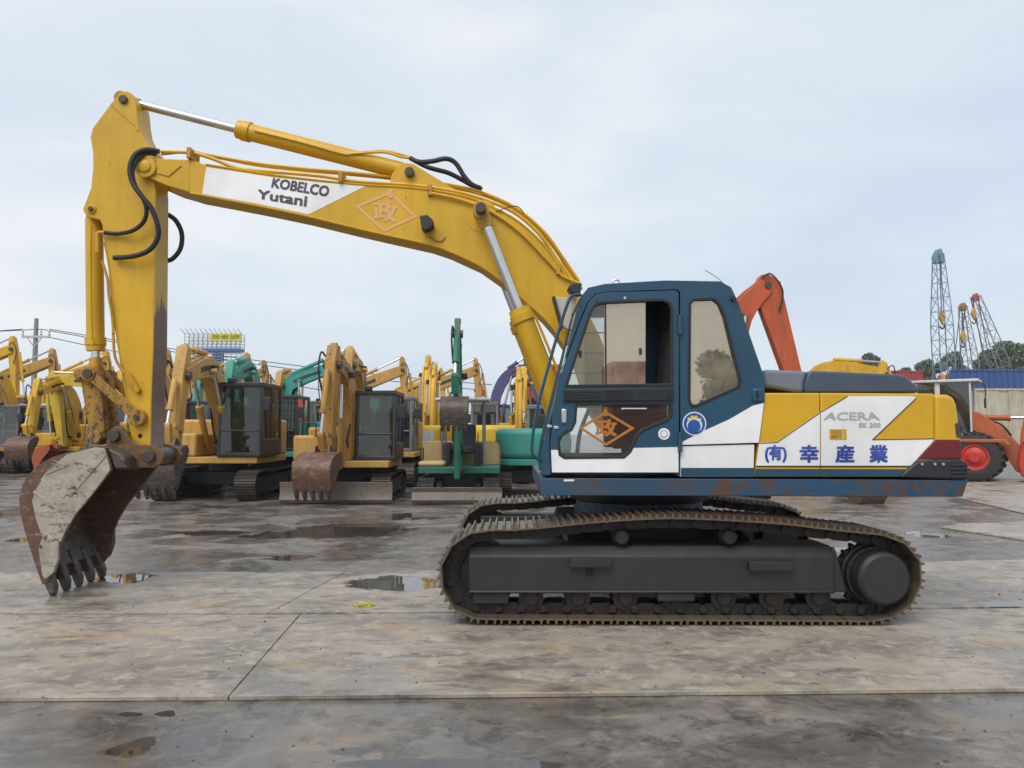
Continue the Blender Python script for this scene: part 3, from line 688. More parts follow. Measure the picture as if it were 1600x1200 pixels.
# door handle, catches, stickers
a, b = P(877, 661, CY0), P(885, 639, CY0)
MB().box(a.x, b.x, CY0 - .03, CY0, a.z, b.z).build('door_handle', 'silver', CAB, bevel=.008)
for u, v in ((858.5, 666), (869, 668)):
    a = P(u, v, CY0 - .01); MB().box(a.x - .02, a.x + .02, CY0 - .018, CY0 + .01, a.z - .012, a.z + .012).build('door_catch', 'silver', CAB, bevel=.003)
a = P(976, 466, CY0); MB().cyl(a + Vector((0, -.02, 0)), a, .012, n=12).build('door_knob', 'silver', CAB)
def disc(u, v, r, y, mat, name, par): c = P(u, v, y); MB().cyl((c.x, y - .003, c.z), (c.x, y + .003, c.z), r, n=32).build(name, mat, par)
disc(1085, 662, .102, CY0 - .001, 'sticker_white', 'round_sticker', CAB)
disc(1085, 662, .092, CY0 - .004, 'sticker_blue', 'round_sticker', CAB)
disc(1085, 664, .066, CY0 - .0065, 'sticker_white', 'round_sticker', CAB)
disc(1084.5, 666, .056, CY0 - .009, 'sticker_blue', 'round_sticker', CAB)
for k, (u, v) in enumerate(((1076, 655), (1081, 652), (1087, 652), (1093, 656))):
    a = P(u, v, CY0); MB().box(a.x - .011, a.x + .011, CY0 - .0145, CY0 - .008, a.z - .013, a.z + .013).build('sticker_patch', 'sticker_yellow', CAB)
disc(1037.5, 678, .05, CY0 - .007, 'sticker_white', 'round_sticker', CAB)
disc(1037.5, 678, .034, CY0 - .010, 'grey_letter', 'round_sticker', CAB)
disc(1037.5, 678, .024, CY0 - .0125, 'sticker_white', 'round_sticker', CAB)
# door hinges
for v0, v1 in ((492, 523), (675, 706)):
    a, b = P(1062, v1, CY0), P(1062, v0, CY0); MB().cyl((a.x, CY0 - .018, a.z), (a.x, CY0 - .018, b.z), .02, n=12).build('hinge', 'blue', CAB, smooth=True)
# rear corner latch block and pivot stud
a, b = P(1175, 628, CY0), P(1194, 607, CY0)
MB().box(a.x, b.x, CY0 - .02, CY0 + .01, a.z, b.z).build('corner_block', 'blue', CAB, bevel=.012)
a, b = P(1180.5, 623, CY0), P(1184, 612, CY0); MB().box(a.x, b.x, CY0 - .0235, CY0, a.z, b.z).build('corner_slot', 'dark', CAB)
a = P(1145, 467, CY0); MB().cyl(a + Vector((0, -.03, 0)), a, .02, n=16).build('rubber_stop', 'rubber', CAB)
# roof lifting eye
MB().tube([P(957, 444, 7.0), P(958, 439, 7.0), P(963, 437, 7.0), P(967, 439, 7.0), P(968, 444, 7.0)], .008, 8, 5).build('lifting_eye', 'silver', CAB)
# emblem on the lower door glass
def emblem(L, T, Rr, B, Y, wpx, mat, parent, char, quad, tab):
    out = [L, T, Rr, B]; cx = sum(p[0] for p in out) / 4; cy = sum(p[1] for p in out) / 4
    inn = [(cx + (p[0] - cx) * (1 - wpx), cy + (p[1] - cy) * (1 - wpx)) for p in out]
    MB().prism(px(out, Y), Y - .003, Y, holes=[px(inn, Y)]).build('emblem_diamond', mat, parent)
    MB().prism(px(tab, Y), Y - .0055, Y - .001).build('emblem_tab', mat, parent)
    lettering(char, quad, Y, mat, 'emblem_character', parent, bold=.035)
emblem((904, 669), (946, 642), (992, 669), (947, 697), CY0 + .018, .17, 'orange_letter', CAB, '政', [(930, 655), (964, 655), (964, 682), (930, 682)], [(943, 636), (949, 636), (949, 650), (943, 650)])
# grab rail in front of the door
MB().tube([P(907, 461, CY0), P(898, 461, CY0 - .05), P(889, 469, CY0 - .06), P(872, 520, CY0 - .06), P(852, 590, CY0 - .06), P(838, 645, CY0 - .06), P(831.5, 690, CY0 - .06), P(832, 708, CY0 - .06), P(838, 716, CY0 - .04), P(848, 720, CY0 + .02)], .014, 10, 5).build('grab_rail', 'blue', CAB, smooth=True)
# mirror panel and work lamp beside the boom, seen past the front pillar
MB().prism(px([(866, 464), (902, 464), (892, 517), (878, 510)], 7.6), 7.6, 7.66).build('mirror', 'beige', CAB, bevel=.006)
MB().prism(px([(863, 464), (867, 464), (880, 512), (877, 516)], 7.6), 7.56, 7.72).build('mirror_frame', 'black_plastic', CAB)
MB().prism(px([(886, 452), (893, 444), (908, 444), (906, 462), (892, 460)], 7.5), 7.42, 7.6).build('work_lamp', 'black_plastic', CAB, bevel=.01)
MB().tube([P(1130, 442, 7.4), P(1118, 432, 7.4), P(1101, 422, 7.4)], .004, 6, 3).build('antenna', 'silver', CAB)
# inside
x_ = lambda u: P(u, 600, 7.05).x; z_ = lambda v: P(900, v, 7.05).z
st = MB().box(x_(965), x_(1045), 6.85, 7.33, z_(665), z_(640)).build('seat_cushion', 'seat_cloth', CAB, bevel=.04, seg=3)
MB().prism([(x_(1028), z_(650)), (x_(1052), z_(650)), (x_(1064), z_(520)), (x_(1050), z_(508)), (x_(1040), z_(520))], 6.87, 7.31).build('seat_back', 'seat_cloth', CAB, bevel=.04, seg=3)
MB().box(x_(975), x_(1040), 6.9, 7.28, z_(735), z_(666)).build('seat_base', 'dark', CAB, bevel=.02)
for y0 in (6.74, 7.36): MB().box(x_(950), x_(1040), y0, y0 + .1, z_(700), z_(648)).build('side_console', 'black_plastic', CAB, bevel=.02)
for y0 in (6.79, 7.41): MB().tube([(x_(955), y0, z_(650)), (x_(952), y0, z_(630)), (x_(946), y0, z_(615))], .018, 8, 4).build('control_lever', 'black_plastic', CAB)
for y0 in (6.98, 7.14): MB().tube([(x_(900), y0, z_(730)), (x_(905), y0, z_(680)), (x_(920), y0, z_(640))], .012, 8, 4).build('travel_lever', 'black_plastic', CAB)
MB().prism(px([(1052, 700), (1064, 700), (1064, 470), (1036, 470), (1040, 480)], 7.1), CY0 + .1, CY1 - .1).build('rear_trim', 'dark', CAB)

# ---- boom
BW = .21
b_top = [(222, 250), (246, 247.5), (297, 249.5), (322, 257), (425, 273), (500, 282), (570, 289), (625, 292), (670, 296.5), (720, 305.5), (750, 315), (800, 339), (837, 369), (862, 398), (880, 425), (905, 462), (935, 520), (962, 585), (972, 640)]
b_bot = [(960, 672), (940, 668), (925, 645), (900, 567), (867, 517), (850, 497), (817, 467), (792, 445), (750, 415), (700, 392), (670, 382), (600, 366.5), (550, 355), (472, 336), (400, 321), (340, 309.5), (297, 301.5), (262, 291), (232, 278)]
tip = [(224, 275), (217, 270), (214.5, 262), (216.5, 254)]
YB = YA - BW
bpoly = px(b_top + b_bot + tip, YB)
bm_ = MB()
# box: side plates and the arm fork at the tip (the fork straddles the arm)
split = 268
body_poly = px([p for p in b_top if p[0] > 262] + b_bot[:-2] + [(264, 291), (268, 249)], YB)
bm_.prism(body_poly, YA - BW, YA + BW)
fork = px([(222, 250), (246, 247.5), (297, 249.5), (297, 301), (262, 291), (232, 278), (224, 275), (217, 270), (214.5, 262), (216.5, 254)], YB)
for y0, y1 in ((YA - BW - .004, YA - BW + .035), (YA + BW - .035, YA + BW + .004)): bm_.prism(fork, y0, y1)
BOOM = bm_.build('boom', 'yellow', EX, bevel=.010)
BOOM['label'] = 'long curved yellow boom'
# raised reinforcing plates and bosses near the tip
MB().prism(px([(243, 249), (246, 271), (264, 276), (284, 259), (282, 258), (244, 255)], YB), YB - .016, YB).build('tip_plate', 'yellow', BOOM, bevel=.004)
for yy, sg in ((YB, -1), (YA + BW, 1)):
    c = P(229, 262, YB); MB().rings((c.x, yy + sg * .005, c.z), (c.x, yy + sg * .06, c.z), [(0, .11), (.03, .11), (.034, .06), (.05, .06), (.055, .05)]).build('pivot_boss', 'yellow', BOOM, smooth=True)
MB().prism(px([(226, 270), (244, 272), (242, 273.5), (222, 272)], YB), YB - .03, YB).build('pin_lock', 'yellow_worn', BOOM)
# white field and the letters
sheet([(322.5, 261), (425, 277), (500, 285), (571, 291), (482, 335), (400, 318), (316, 303)], YB, 'white', 'white_paint_field', BOOM)
lettering('KOBELCO', [(427, 277.5), (516, 291), (512.5, 308), (423.5, 293)], YB - .003, 'dark_letter', 'lettering', BOOM, bold=.045)
lettering('Yutani', [(403, 296), (481, 306), (479, 323.5), (401, 310)], YB - .003, 'dark_letter', 'lettering', BOOM, bold=.04)
emblem((555, 322), (610, 299), (652, 339), (600, 363), YB - .001, .15, 'peach_letter', BOOM, '政', [(583, 314), (622, 317), (619, 348), (584, 345)], [(607, 295), (613.5, 295.5), (612.5, 310), (606.5, 309)])
# weld beads along the box edges
for ed in (spline2([p for p in b_top if 297 < p[0] < 910], 3), spline2(b_bot[3:-2], 3)):
    MB().tube([P(u, v, YB) + Vector((0, -.001, 0)) for u, v in ed], .011, 6, 1).build('weld_bead', 'yellow', BOOM, smooth=True)
# ram lug on top
MB().prism(px([(608, 291), (612, 272), (622, 260), (634, 254), (646, 256), (662, 266), (690, 283), (722, 303), (700, 306), (640, 297)], YA - .17), YA - .17, YA - .12).build('ram_lug', 'yellow', BOOM, bevel=.006)
MB().prism(px([(608, 291), (612, 272), (622, 260), (634, 254), (646, 256), (662, 266), (690, 283), (722, 303), (700, 306), (640, 297)], YA - .17), YA + .12, YA + .17).build('ram_lug', 'yellow', BOOM, bevel=.006)
# lamp on the side
lp = MB().prism(px([(656, 339), (668, 337), (677, 345), (678, 355), (667, 362), (660, 361)], YB - .1), YB - .15, YB - .02).build('boom_lamp', 'black_plastic', BOOM, bevel=.012)
MB().tube([P(667, 361, YB - .06), P(671, 368, YB - .04), P(672, 371, YB)], .009, 6, 3).build('lamp_bracket', 'yellow_worn', BOOM)
MB().tube([P(671, 369, YB - .02), P(680, 376, YB - .02), P(690, 377, YB - .01), P(697, 370, YB)], .004, 6, 4).build('lamp_wire', 'rubber', BOOM)
# pin of the lift rams, round plate behind it
c = P(753, 338, YB)
MB().cyl((c.x, YB - .004, c.z), (c.x, YB + .01, c.z), .17, n=40).build('ram_boss_plate', 'yellow', BOOM, bevel=.003)
MB().cyl((c.x, YB - .33, c.z), (c.x, YA + BW + .33, c.z), .052, n=20).build('ram_pin', 'pin_steel', BOOM, bevel=.004)
# steel pipes along the top and near side
def pipe(pts, Y, r, name='hydraulic_pipe', mat='yellow', par=BOOM): return MB().tube([P(u, v, Y) for u, v in pts], r, 8, 4).build(name, mat, par, smooth=True)
pipe([(252, 237), (290, 238), (310, 241), (335, 249), (372, 263), (420, 268), (500, 275), (560, 284), (640, 289), (700, 297), (745, 308), (800, 330), (842, 365), (870, 405), (900, 445), (910, 450)], YA - .16, .020)
pipe([(252, 241), (297, 237), (330, 243), (400, 255), (470, 263), (535, 268.5), (600, 275), (660, 282), (720, 292), (760, 303), (806, 325), (850, 362), (880, 403), (905, 440)], YA - .02, .016)
pipe([(297, 238), (340, 246), (400, 258), (470, 266), (600, 278), (700, 292), (755, 305), (806, 328), (850, 366)], YA + .1, .016)
pipe([(670, 301), (720, 312), (770, 332), (815, 365), (850, 401), (872, 424), (880, 432), (905, 443)], YB - .03, .016)
pipe([(753, 301), (790, 318), (835, 350), (868, 390), (890, 425), (908, 447)], YA + .05, .018)
for u, v in ((297, 240), (533, 277), (672, 298), (872, 421)):
    a = P(u, v, YB); MB().box(a.x - .022, a.x + .022, YB - .045, YB + .2, a.z - .06, a.z + .055).build('pipe_clamp', 'yellow_worn', BOOM, bevel=.005)
# rubber hoses
def hose(pts, r=.024, name='hose', par=BOOM): return MB().tube([P(*p) for p in pts], r, 10, 6).build(name, 'rubber', par, smooth=True)
hose([(641, 247, YA - .1), (655, 253, YA - .12), (675, 252, YA - .12), (697, 248, YA - .12), (712, 255, YA - .1), (725, 275, YA - .1), (737, 288, YA - .1), (751, 294, YA - .08)], .026)
hose([(641, 247, YA + .02), (668, 261, YA), (700, 270, YA), (722, 281, YA), (738, 290, YA), (753, 296, YA)], .026)
hose([(250, 237, YA - .2), (228, 234, YA - .26), (211, 242, YA - .30), (203, 262, YA - .32), (207, 285, YA - .32), (221, 306, YA - .32), (236, 325, YA - .30), (246, 350, YA - .28), (247, 370, YA - .26), (234, 390, YA - .25), (210, 400, YA - .24), (178, 403, YA - .2)], .026)
hose([(245, 241, YA - .2), (228, 240, YA - .24), (214, 250, YA - .28), (207, 270, YA - .30), (212, 292, YA - .31), (224, 311, YA - .31), (229, 330, YA - .29), (224, 347, YA - .26), (208, 360, YA - .24), (185, 365, YA - .2), (164, 363.5, YA - .2)], .022)
hose([(262, 335, YA + .24), (275, 345, YA + .26), (284, 365, YA + .27), (282, 388, YA + .26), (270, 404, YA + .24), (258, 408, YA + .22)], .026)
# cable loop near the lift pin
hose([(768, 334, YB - .02), (790, 325, YB - .02), (806, 322, YB), (815, 328, YB + .02), (818, 334, YB + .05)], .005)

# ---- arm
AW = .155; YAR = YA - AW
arm_poly = [(184, 149), (190, 143.5), (198, 142), (205, 145.5), (210, 152), (213, 163), (215, 185), (218, 202), (227, 222), (240, 236), (242.5, 262), (242.5, 300), (241.5, 400), (240, 540), (236.5, 625), (235, 700), (232, 722), (222, 728), (210, 724), (205, 712),
            (204.5, 692), (202, 662), (200, 632), (192, 590), (184, 540), (175, 475), (170, 420), (162, 375), (159.5, 352), (156, 344), (146, 341.5), (136, 339), (131, 331), (131.5, 321), (137, 306), (142, 293), (145, 262), (145, 240), (141, 214), (144.5, 200), (175, 159)]
am = MB().prism(px(arm_poly, YAR), YAR, YA + AW)
ARM = am.build('arm', 'yellow_arm', EX, bevel=.010)
ARM['label'] = 'upright yellow arm with worn brown inner edge'
# worn front strip on the inner face
fa = [P(242.4, 296, YAR), P(241.5, 400, YAR), P(240, 540, YAR), P(236.5, 625, YAR), P(235, 700, YAR)]
wm = MB()
vs = [(p.x + .004, YAR + .006, p.z) for p in fa] + [(p.x + .004, YA + AW - .006, p.z) for p in fa]
vs += [(p.x - .01, YAR + .006, p.z) for p in fa] + [(p.x - .01, YA + AW - .006, p.z) for p in fa]
n_ = len(fa); fs = []
for i in range(n_ - 1):
    fs += [(i, i + 1, i + 1 + n_, i + n_), (i + 2 * n_, i + 3 * n_, i + 1 + 3 * n_, i + 1 + 2 * n_), (i, i + 2 * n_, i + 1 + 2 * n_, i + 1), (i + n_, i + 1 + n_, i + 1 + 3 * n_, i + 3 * n_)]
fs += [(0, n_, 3 * n_, 2 * n_), (n_ - 1, 3 * n_ - 1, 4 * n_ - 1, 2 * n_ - 1)]
wm.add(vs, fs).build('worn_inner_plate', 'yellow_rubbed', ARM)
MB().tube([P(u, v, YAR) for u, v in ((163, 378), (171, 420), (176, 475), (185, 540), (193, 590), (201, 632), (203, 662))], .011, 6, 3).build('weld_bead', 'yellow_arm', ARM, smooth=True)
def boss(u, v, Y, r, parent, mat='pin_steel', out=.03, name='pin'):
    c = P(u, v, Y); return MB().rings((c.x, Y - out, c.z), (c.x, Y + .02, c.z), [(0, r * .75), (.004, r * .8), (.005, r), (out + .02, r)], n=24).build(name, mat, parent, smooth=True)
boss(193.5, 156, YAR, .045, ARM); boss(143, 327, YAR, .05, ARM, 'yellow_arm', .02); boss(143, 327, YAR - .01, .026, ARM)
MB().prism(px([(172, 163), (178, 160), (217, 202), (215, 206), (210, 197)], YAR), YAR - .008, YAR).build('stiffener', 'yellow_arm', ARM, bevel=.003)
boss(219, 681, YAR, .03, ARM, 'dark', .004, 'pin_hole')
MB().prism(px([(196, 578), (207, 585), (222, 610), (217, 616), (204, 600), (198, 592)], YAR), YAR - .05, YAR).build('pipe_bracket', 'yellow_worn', ARM, bevel=.005)
hp = [(159, 408), (162, 416), (168, 436), (170, 460), (176, 500), (178, 545), (183, 566), (197, 586)]
MB().tube([P(u, v, YAR - .03) for u, v in hp], .015, 8, 4).build('hydraulic_pipe', 'yellow_worn', ARM, smooth=True)
MB().tube([P(u, v, YAR - .05) for u, v in ((152, 395), (152, 374), (153, 364), (163, 363))], .018, 8, 4).build('hydraulic_pipe', 'yellow_arm', ARM, smooth=True)

# ---- rams
def ram(pa, pb, rod_end, r_b, r_r, name, parent_name_mat='yellow', eye=.07):
    """barrel from pb (pin) towards pa (pin); the rod runs out of it"""
    pa, pb = Vector(pa), Vector(pb); d = (pa - pb); L = d.length; d.normalize()
    bl = L * rod_end
    m = MB()
    m.rings(pb, pa, [(0.0, r_b * .75), (.05, r_b * .9), (.10, r_b), (bl - .14, r_b), (bl - .14, r_b * 1.18), (bl - .06, r_b * 1.18), (bl - .055, r_b * 1.08), (bl, r_b * 1.05), (bl, r_r * 1.1)], n=28)
    m.cyl(pb + Vector((0, -.10, 0)), pb + Vector((0, .10, 0)), eye, n=20)
    o = m.build(name, parent_name_mat, EX, smooth=True)
    mr = MB(); mr.cyl(pb + d * (bl - .02), pa - d * .05, r_r, n=20)
    mr.build('piston_rod', 'chrome', o, smooth=True)
    me = MB(); me.rings(pa - d * .17, pa, [(0, r_r * 1.25), (.06, r_r * 1.4), (.12, r_r * 1.5), (.16, r_r * 1.1)], n=20); me.cyl(pa + Vector((0, -.085, 0)), pa + Vector((0, .085, 0)), eye, n=20)
    me.build('rod_eye', 'yellow_worn', o, smooth=True)
    return o
ar = ram(P(194, 157, YA), P(640, 270, YA), .60, .092, .046, 'arm_ram')
MB().tube([P(u, v, YA - .1) for u, v in ((398, 204), (470, 222), (535, 240), (553, 240), (600, 238), (625, 245), (642, 247))], .014, 8, 4).build('hydraulic_pipe', 'yellow', ar, smooth=True)
MB().tube([P(u, v, YA + .02) for u, v in ((398, 202), (470, 219), (540, 238), (560, 238), (602, 236), (642, 246))], .014, 8, 4).build('hydraulic_pipe', 'yellow', ar, smooth=True)
boss(640, 269, YA - .2, .05, ar)
for y in (YA - .36, YA + .36):
    q = P(753, 338, YB); top = Vector((q.x, y, q.z)); f = P(880, 660, YA - .36); bot = Vector((f.x, y, f.z))
    lr = ram(top, bot, .535, .105, .052, 'boom_ram', eye=.085)
    if y < YA:
        a = bot + (top - bot) * .50
        MB().tube([a + Vector((.13, -.03, 0)), a + (bot - top) * .1 + Vector((.14, -.03, 0)), a + (bot - top) * .35 + Vector((.15, -.03, 0))], .014, 8, 2).build('hydraulic_pipe', 'yellow', lr, smooth=True)
YBK = YA
ba, bb = P(150, 584, YBK), P(147, 331, YBK)
br = ram(ba, bb, .86, .088, .048, 'bucket_ram', eye=.06)
MB().tube([P(u, v, YAR - .02) for u, v in ((142, 352), (141, 420), (143, 530), (146, 534))], .016, 8, 3).build('hydraulic_pipe', 'yellow', br, smooth=True)
# ---- linkage
for y in (YAR - .06, YA + AW + .02):
    a, b = P(138, 584, YAR - .06), P(214, 652, YAR - .06); a.y = b.y = y
    m = MB(); d = (b - a).normalized(); nn = Vector((-d.z, 0, d.x))
    q = [a + nn * .055, a + d * .12 + nn * .045, b - d * .12 + nn * .05, b + nn * .06, b - nn * .06, b - d * .12 - nn * .05, a + d * .12 - nn * .045, a - nn * .055]
    m.prism([(p.x, p.z) for p in q], y, y + .04)
    for p, r in ((a, .075), (b, .085)): m.rings((p.x, y - .015, p.z), (p.x, y + .055, p.z), [(0, r), (.07, r)], n=24)
    m.build('side_link', 'link_worn', EX, bevel=.005)
    for p, r in ((a, .048), (b, .03)): MB().cyl((p.x, y - .032, p.z), (p.x, y + .06, p.z), r, n=20).build('link_pin', 'pin_steel', EX)
m = MB(); a, b = P(150, 586, YA), P(163, 683, YA)
for y in (YA - .15, YA + .05):
    m.prism([(a.x - .10, a.z + .03), (a.x - .05, a.z + .08), (a.x + .06, a.z + .06), (a.x + .13, a.z - .05), (b.x + .09, b.z), (b.x + .03, b.z - .08), (b.x - .05, b.z - .06), (b.x - .08, b.z + .03)], y, y + .10)
m.cyl((a.x - .08, YA - .2, a.z), (a.x - .08, YA + .2, a.z), .055, n=20)
m.cyl((b.x, YA - .2, b.z), (b.x, YA + .2, b.z), .07, n=20)
m.build('bucket_link', 'link_worn', EX, bevel=.012)

# ---- bucket
YN, YF = YA - .50, YA + .50
back = [(164, 700), (145, 697), (105, 707), (80, 715), (60, 726), (45, 741), (35, 757), (30.5, 775), (32, 798), (39, 826), (49, 857), (58, 884), (67, 908)]
front = [(75, 905), (86, 890), (95, 865), (97, 846), (103, 828), (120, 800), (140, 777), (160, 752), (175, 733), (171, 716)]
zmin = P(82, 926, YN).z
def bk(u, v):                                  # bucket profile, teeth brought down onto the ground
    p = P(u, v, YN); return (p.x, p.z - max(0, zmin - .004) * min(1, max(0, (v - 700) / 200)))
bpro = [bk(u, v) for u, v in back]
m = MB()
inner = offset_poly(bpro + [bk(120, 800), bk(160, 740)], -.03)[:len(bpro)]
m.prism(bpro + list(reversed(inner)), YN + .012, YF - .012)
BKT = m.build('bucket', 'bucket_rust', EX, bevel=.004)
BKT['label'] = 'rusty digging bucket with pale worn side plate'
side = bpro + [bk(u, v) for u, v in front]
for y0, y1 in ((YN - .008, YN + .022), (YF - .022, YF + .008)):
    MB().prism(side, y0, y1).build('side_plate', 'bucket_rust', BKT, bevel=.004)
wear = [bk(u, v) for u, v in ((150, 699), (106, 710), (77, 733), (58, 763), (52, 780), (58, 808), (70, 840), (79, 832), (97, 843), (103, 828), (120, 800), (140, 777), (160, 752), (174, 733), (165, 701))]
MB().prism(wear, YN - .022, YN - .006).build('wear_plate', 'bucket_white', BKT, bevel=.004)
MB().prism(wear, YF + .006, YF + .022).build('wear_plate', 'bucket_steel', BKT, bevel=.004)
for seg in (((72, 740), (107, 769), (101, 776), (66, 748)), ((107, 770), (163, 706), (168, 712), (112, 775)), ((56, 764), (99, 795), (97, 798), (54, 768)), ((82, 716), (108, 727), (74, 741), (72, 739), (100, 727))):
    MB().prism([bk(u, v) for u, v in seg], YN - .030, YN - .021).build('wear_strip', 'bucket_white', BKT, bevel=.003)
for y0, y1, mt in ((YN - .045, YN - .009, 'bucket_white'), (YF + .009, YF + .045, 'bucket_steel')):
    MB().prism([bk(u, v) for u, v in ((73, 830), (79, 830), (95, 843), (95, 868), (88, 888), (75, 899), (70, 893), (64, 850))], y0, y1).build('side_cutter', mt, BKT, bevel=.006)
    for u, v in ((75, 836), (68, 849)):
        c = bk(u, v); MB().cyl((c[0], min(y0, y1) - .008, c[1]), (c[0], max(y0, y1) + .008, c[1]), .017, n=10).build('cutter_bolt', 'bucket_rust', BKT)
# lip and teeth
l0, l1 = bk(67, 906), bk(52, 862)
lip = [bk(62, 893), bk(45, 845), bk(52, 842), bk(72, 886)]
MB().prism(lip, YN + .03, YF - .03).build('cutting_lip', 'bucket_steel', BKT, bevel=.005)
tx, tz = bk(74, 905)
for i in range(5):
    y = YN + .05 + i * (YF - YN - .1) / 4
    t = MB()
    h0 = max(.30, tz + .20)
    t.prism([(tx - .13, h0 + .02), (tx - .06, h0 + .05), (tx + .02, h0 * .62), (tx + .065, h0 * .30), (tx + .06, .02), (tx + .045, .0), (tx + .02, .0), (tx - .02, h0 * .25), (tx - .07, h0 * .55)], y - .042, y + .042)
    t.build('tooth', 'bucket_steel', BKT, bevel=.014)
# hinge ears and the torque tube across the top
ear = [bk(u, v) for u, v in ((144, 698), (145, 684), (149, 673), (158, 666), (168, 667), (175, 674), (183, 688), (198, 694), (218, 697), (230, 703), (236, 714), (232, 726), (220, 732), (200, 732), (178, 735), (165, 716))]
for y in (YA - .24, YA + .19):
    MB().prism(ear, y, y + .05).build('hinge_ear', 'bucket_ear', BKT, bevel=.006)
    for u, v, r in ((158, 681, .062), (214.5, 714, .062)):
        c = bk(u, v); MB().rings((c[0], y - .05, c[1]), (c[0], y + .1, c[1]), [(0, r * .9), (.005, r), (.15, r)], n=24).build('hinge_pin', 'pin_steel', BKT, smooth=True)
MB().prism([bk(u, v) for u, v in ((164, 700), (172, 702), (190, 712), (196, 731), (176, 733))], YN + .03, YF - .03).build('torque_tube', 'bucket_steel', BKT, bevel=.02)
c = bk(214.5, 714)
MB().rings((c[0], YA - .2, c[1]), (c[0], YA + .2, c[1]), [(0, .085), (.4, .085)], n=24).build('arm_boss', 'bucket_steel', ARM, smooth=True)

# ================================================================== MACHINES IN THE YARD BEHIND
def prism_z(mb, poly, z0, z1):
    N = len(poly)
    return mb.add([(p[0], p[1], z0) for p in poly] + [(p[0], p[1], z1) for p in poly], [tuple(range(N)), tuple(range(2 * N - 1, N - 1, -1))] + [(i, (i + 1) % N, (i + 1) % N + N, i + N) for i in range(N)])
def stadium(L, H, n=7):
    r = H / 2; a = L / 2 - r; out = []
    for i in range(n + 1):
        t = R(-90 + 180 * i / n); out.append((a + r * math.cos(t), r + r * math.sin(t)))
    for i in range(n + 1):
        t = R(90 + 180 * i / n); out.append((-a + r * math.cos(t), r + r * math.sin(t)))
    return out
def strip(pts, ths):
    """polygon round a polyline with a thickness at each point"""
    up, dn = [], []
    for i, p in enumerate(pts):
        a = Vector(pts[max(i - 1, 0)]); b = Vector(pts[min(i + 1, len(pts) - 1)]); d = (b - a).normalized(); n = Vector((-d.y, d.x)); q = Vector(p)
        up.append(tuple(q + n * ths[i] / 2)); dn.append(tuple(q - n * ths[i] / 2))
    return up + dn[::-1]
def ylz(pts): return [(-f, z) for f, z in pts]            # (forward, up) -> local (y, z); forward is -y
BUCKET = dict(back=[(.38, .10), (.47, .11), (.74, .05), (1.04, -.08), (1.2, -.29), (1.23, -.5), (1.17, -.8), (1.05, -1.12)], front=[(.97, -1.10), (.81, -.9), (.64, -.58), (.37, -.26), (.27, -.05)])
def bg_bucket(parent, piv, k, ang, width, bx, mat, nteeth=5):
    ca, sa = math.cos(ang), math.sin(ang)
    tr = lambda p: (piv[0] + k * (p[0] * ca - p[1] * sa), piv[1] + k * (p[0] * sa + p[1] * ca))
    back = [tr(p) for p in BUCKET['back']]; front = [tr(p) for p in BUCKET['front']]
    inner = [tr((p[0] * .955 + .02, p[1] * .955 - .01)) for p in BUCKET['back']]
    m = MB(); m.prism_x(ylz(back + inner[::-1]), bx - width / 2, bx + width / 2)
    for x0 in (bx - width / 2 - .012, bx + width / 2 - .012): m.prism_x(ylz(back + front), x0, x0 + .024)
    B = m.build('bucket', mat, parent, bevel=.008)
    t0 = [tr(p) for p in ((1.08, -1.02), (1.16, -1.04), (1.10, -1.2), (.99, -1.36), (.96, -1.34), (1.0, -1.12))]
    me = None
    for i in range(nteeth):
        x = bx - width / 2 + .05 + i * (width - .1) / (nteeth - 1)
        if me is None: me = MB().prism_x(ylz(t0), -.035, .035).mesh('tooth')
        link_obj('tooth', me, 'bucket_steel', B, loc=(x, 0, 0))
    for x0 in (bx - width * .22, bx + width * .22 - .04):
        MB().prism_x(ylz([tr(p) for p in ((-.08, .0), (.0, .08), (.32, .30), (.44, .28), (.52, .10), (.27, -.06), (.0, -.09))]), x0, x0 + .04).build('hinge_ear', mat, B)
    return B
def bg_ram(parent, a, b, x, frac, rb, rr, mat):
    """a = barrel pin, b = rod pin, both (forward, up)"""
    A = Vector((x, -a[0], a[1])); Bv = Vector((x, -b[0], b[1])); d = Bv - A
    m = MB(); m.rings(A, Bv, [(0, rb * .7), (.05, rb), (d.length * frac - .1, rb), (d.length * frac - .1, rb * 1.2), (d.length * frac, rb * 1.2), (d.length * frac, rr)], n=16)
    o = m.build('ram', mat, parent, smooth=True)
    MB().cyl(A + d * (frac * .98), Bv, rr, n=12).build('piston_rod', 'chrome', o, smooth=True)
    MB().cyl(Bv + Vector((-.07, 0, 0)), Bv + Vector((.07, 0, 0)), rr * 1.7, n=14).build('rod_eye', mat, o, smooth=True)
    return o
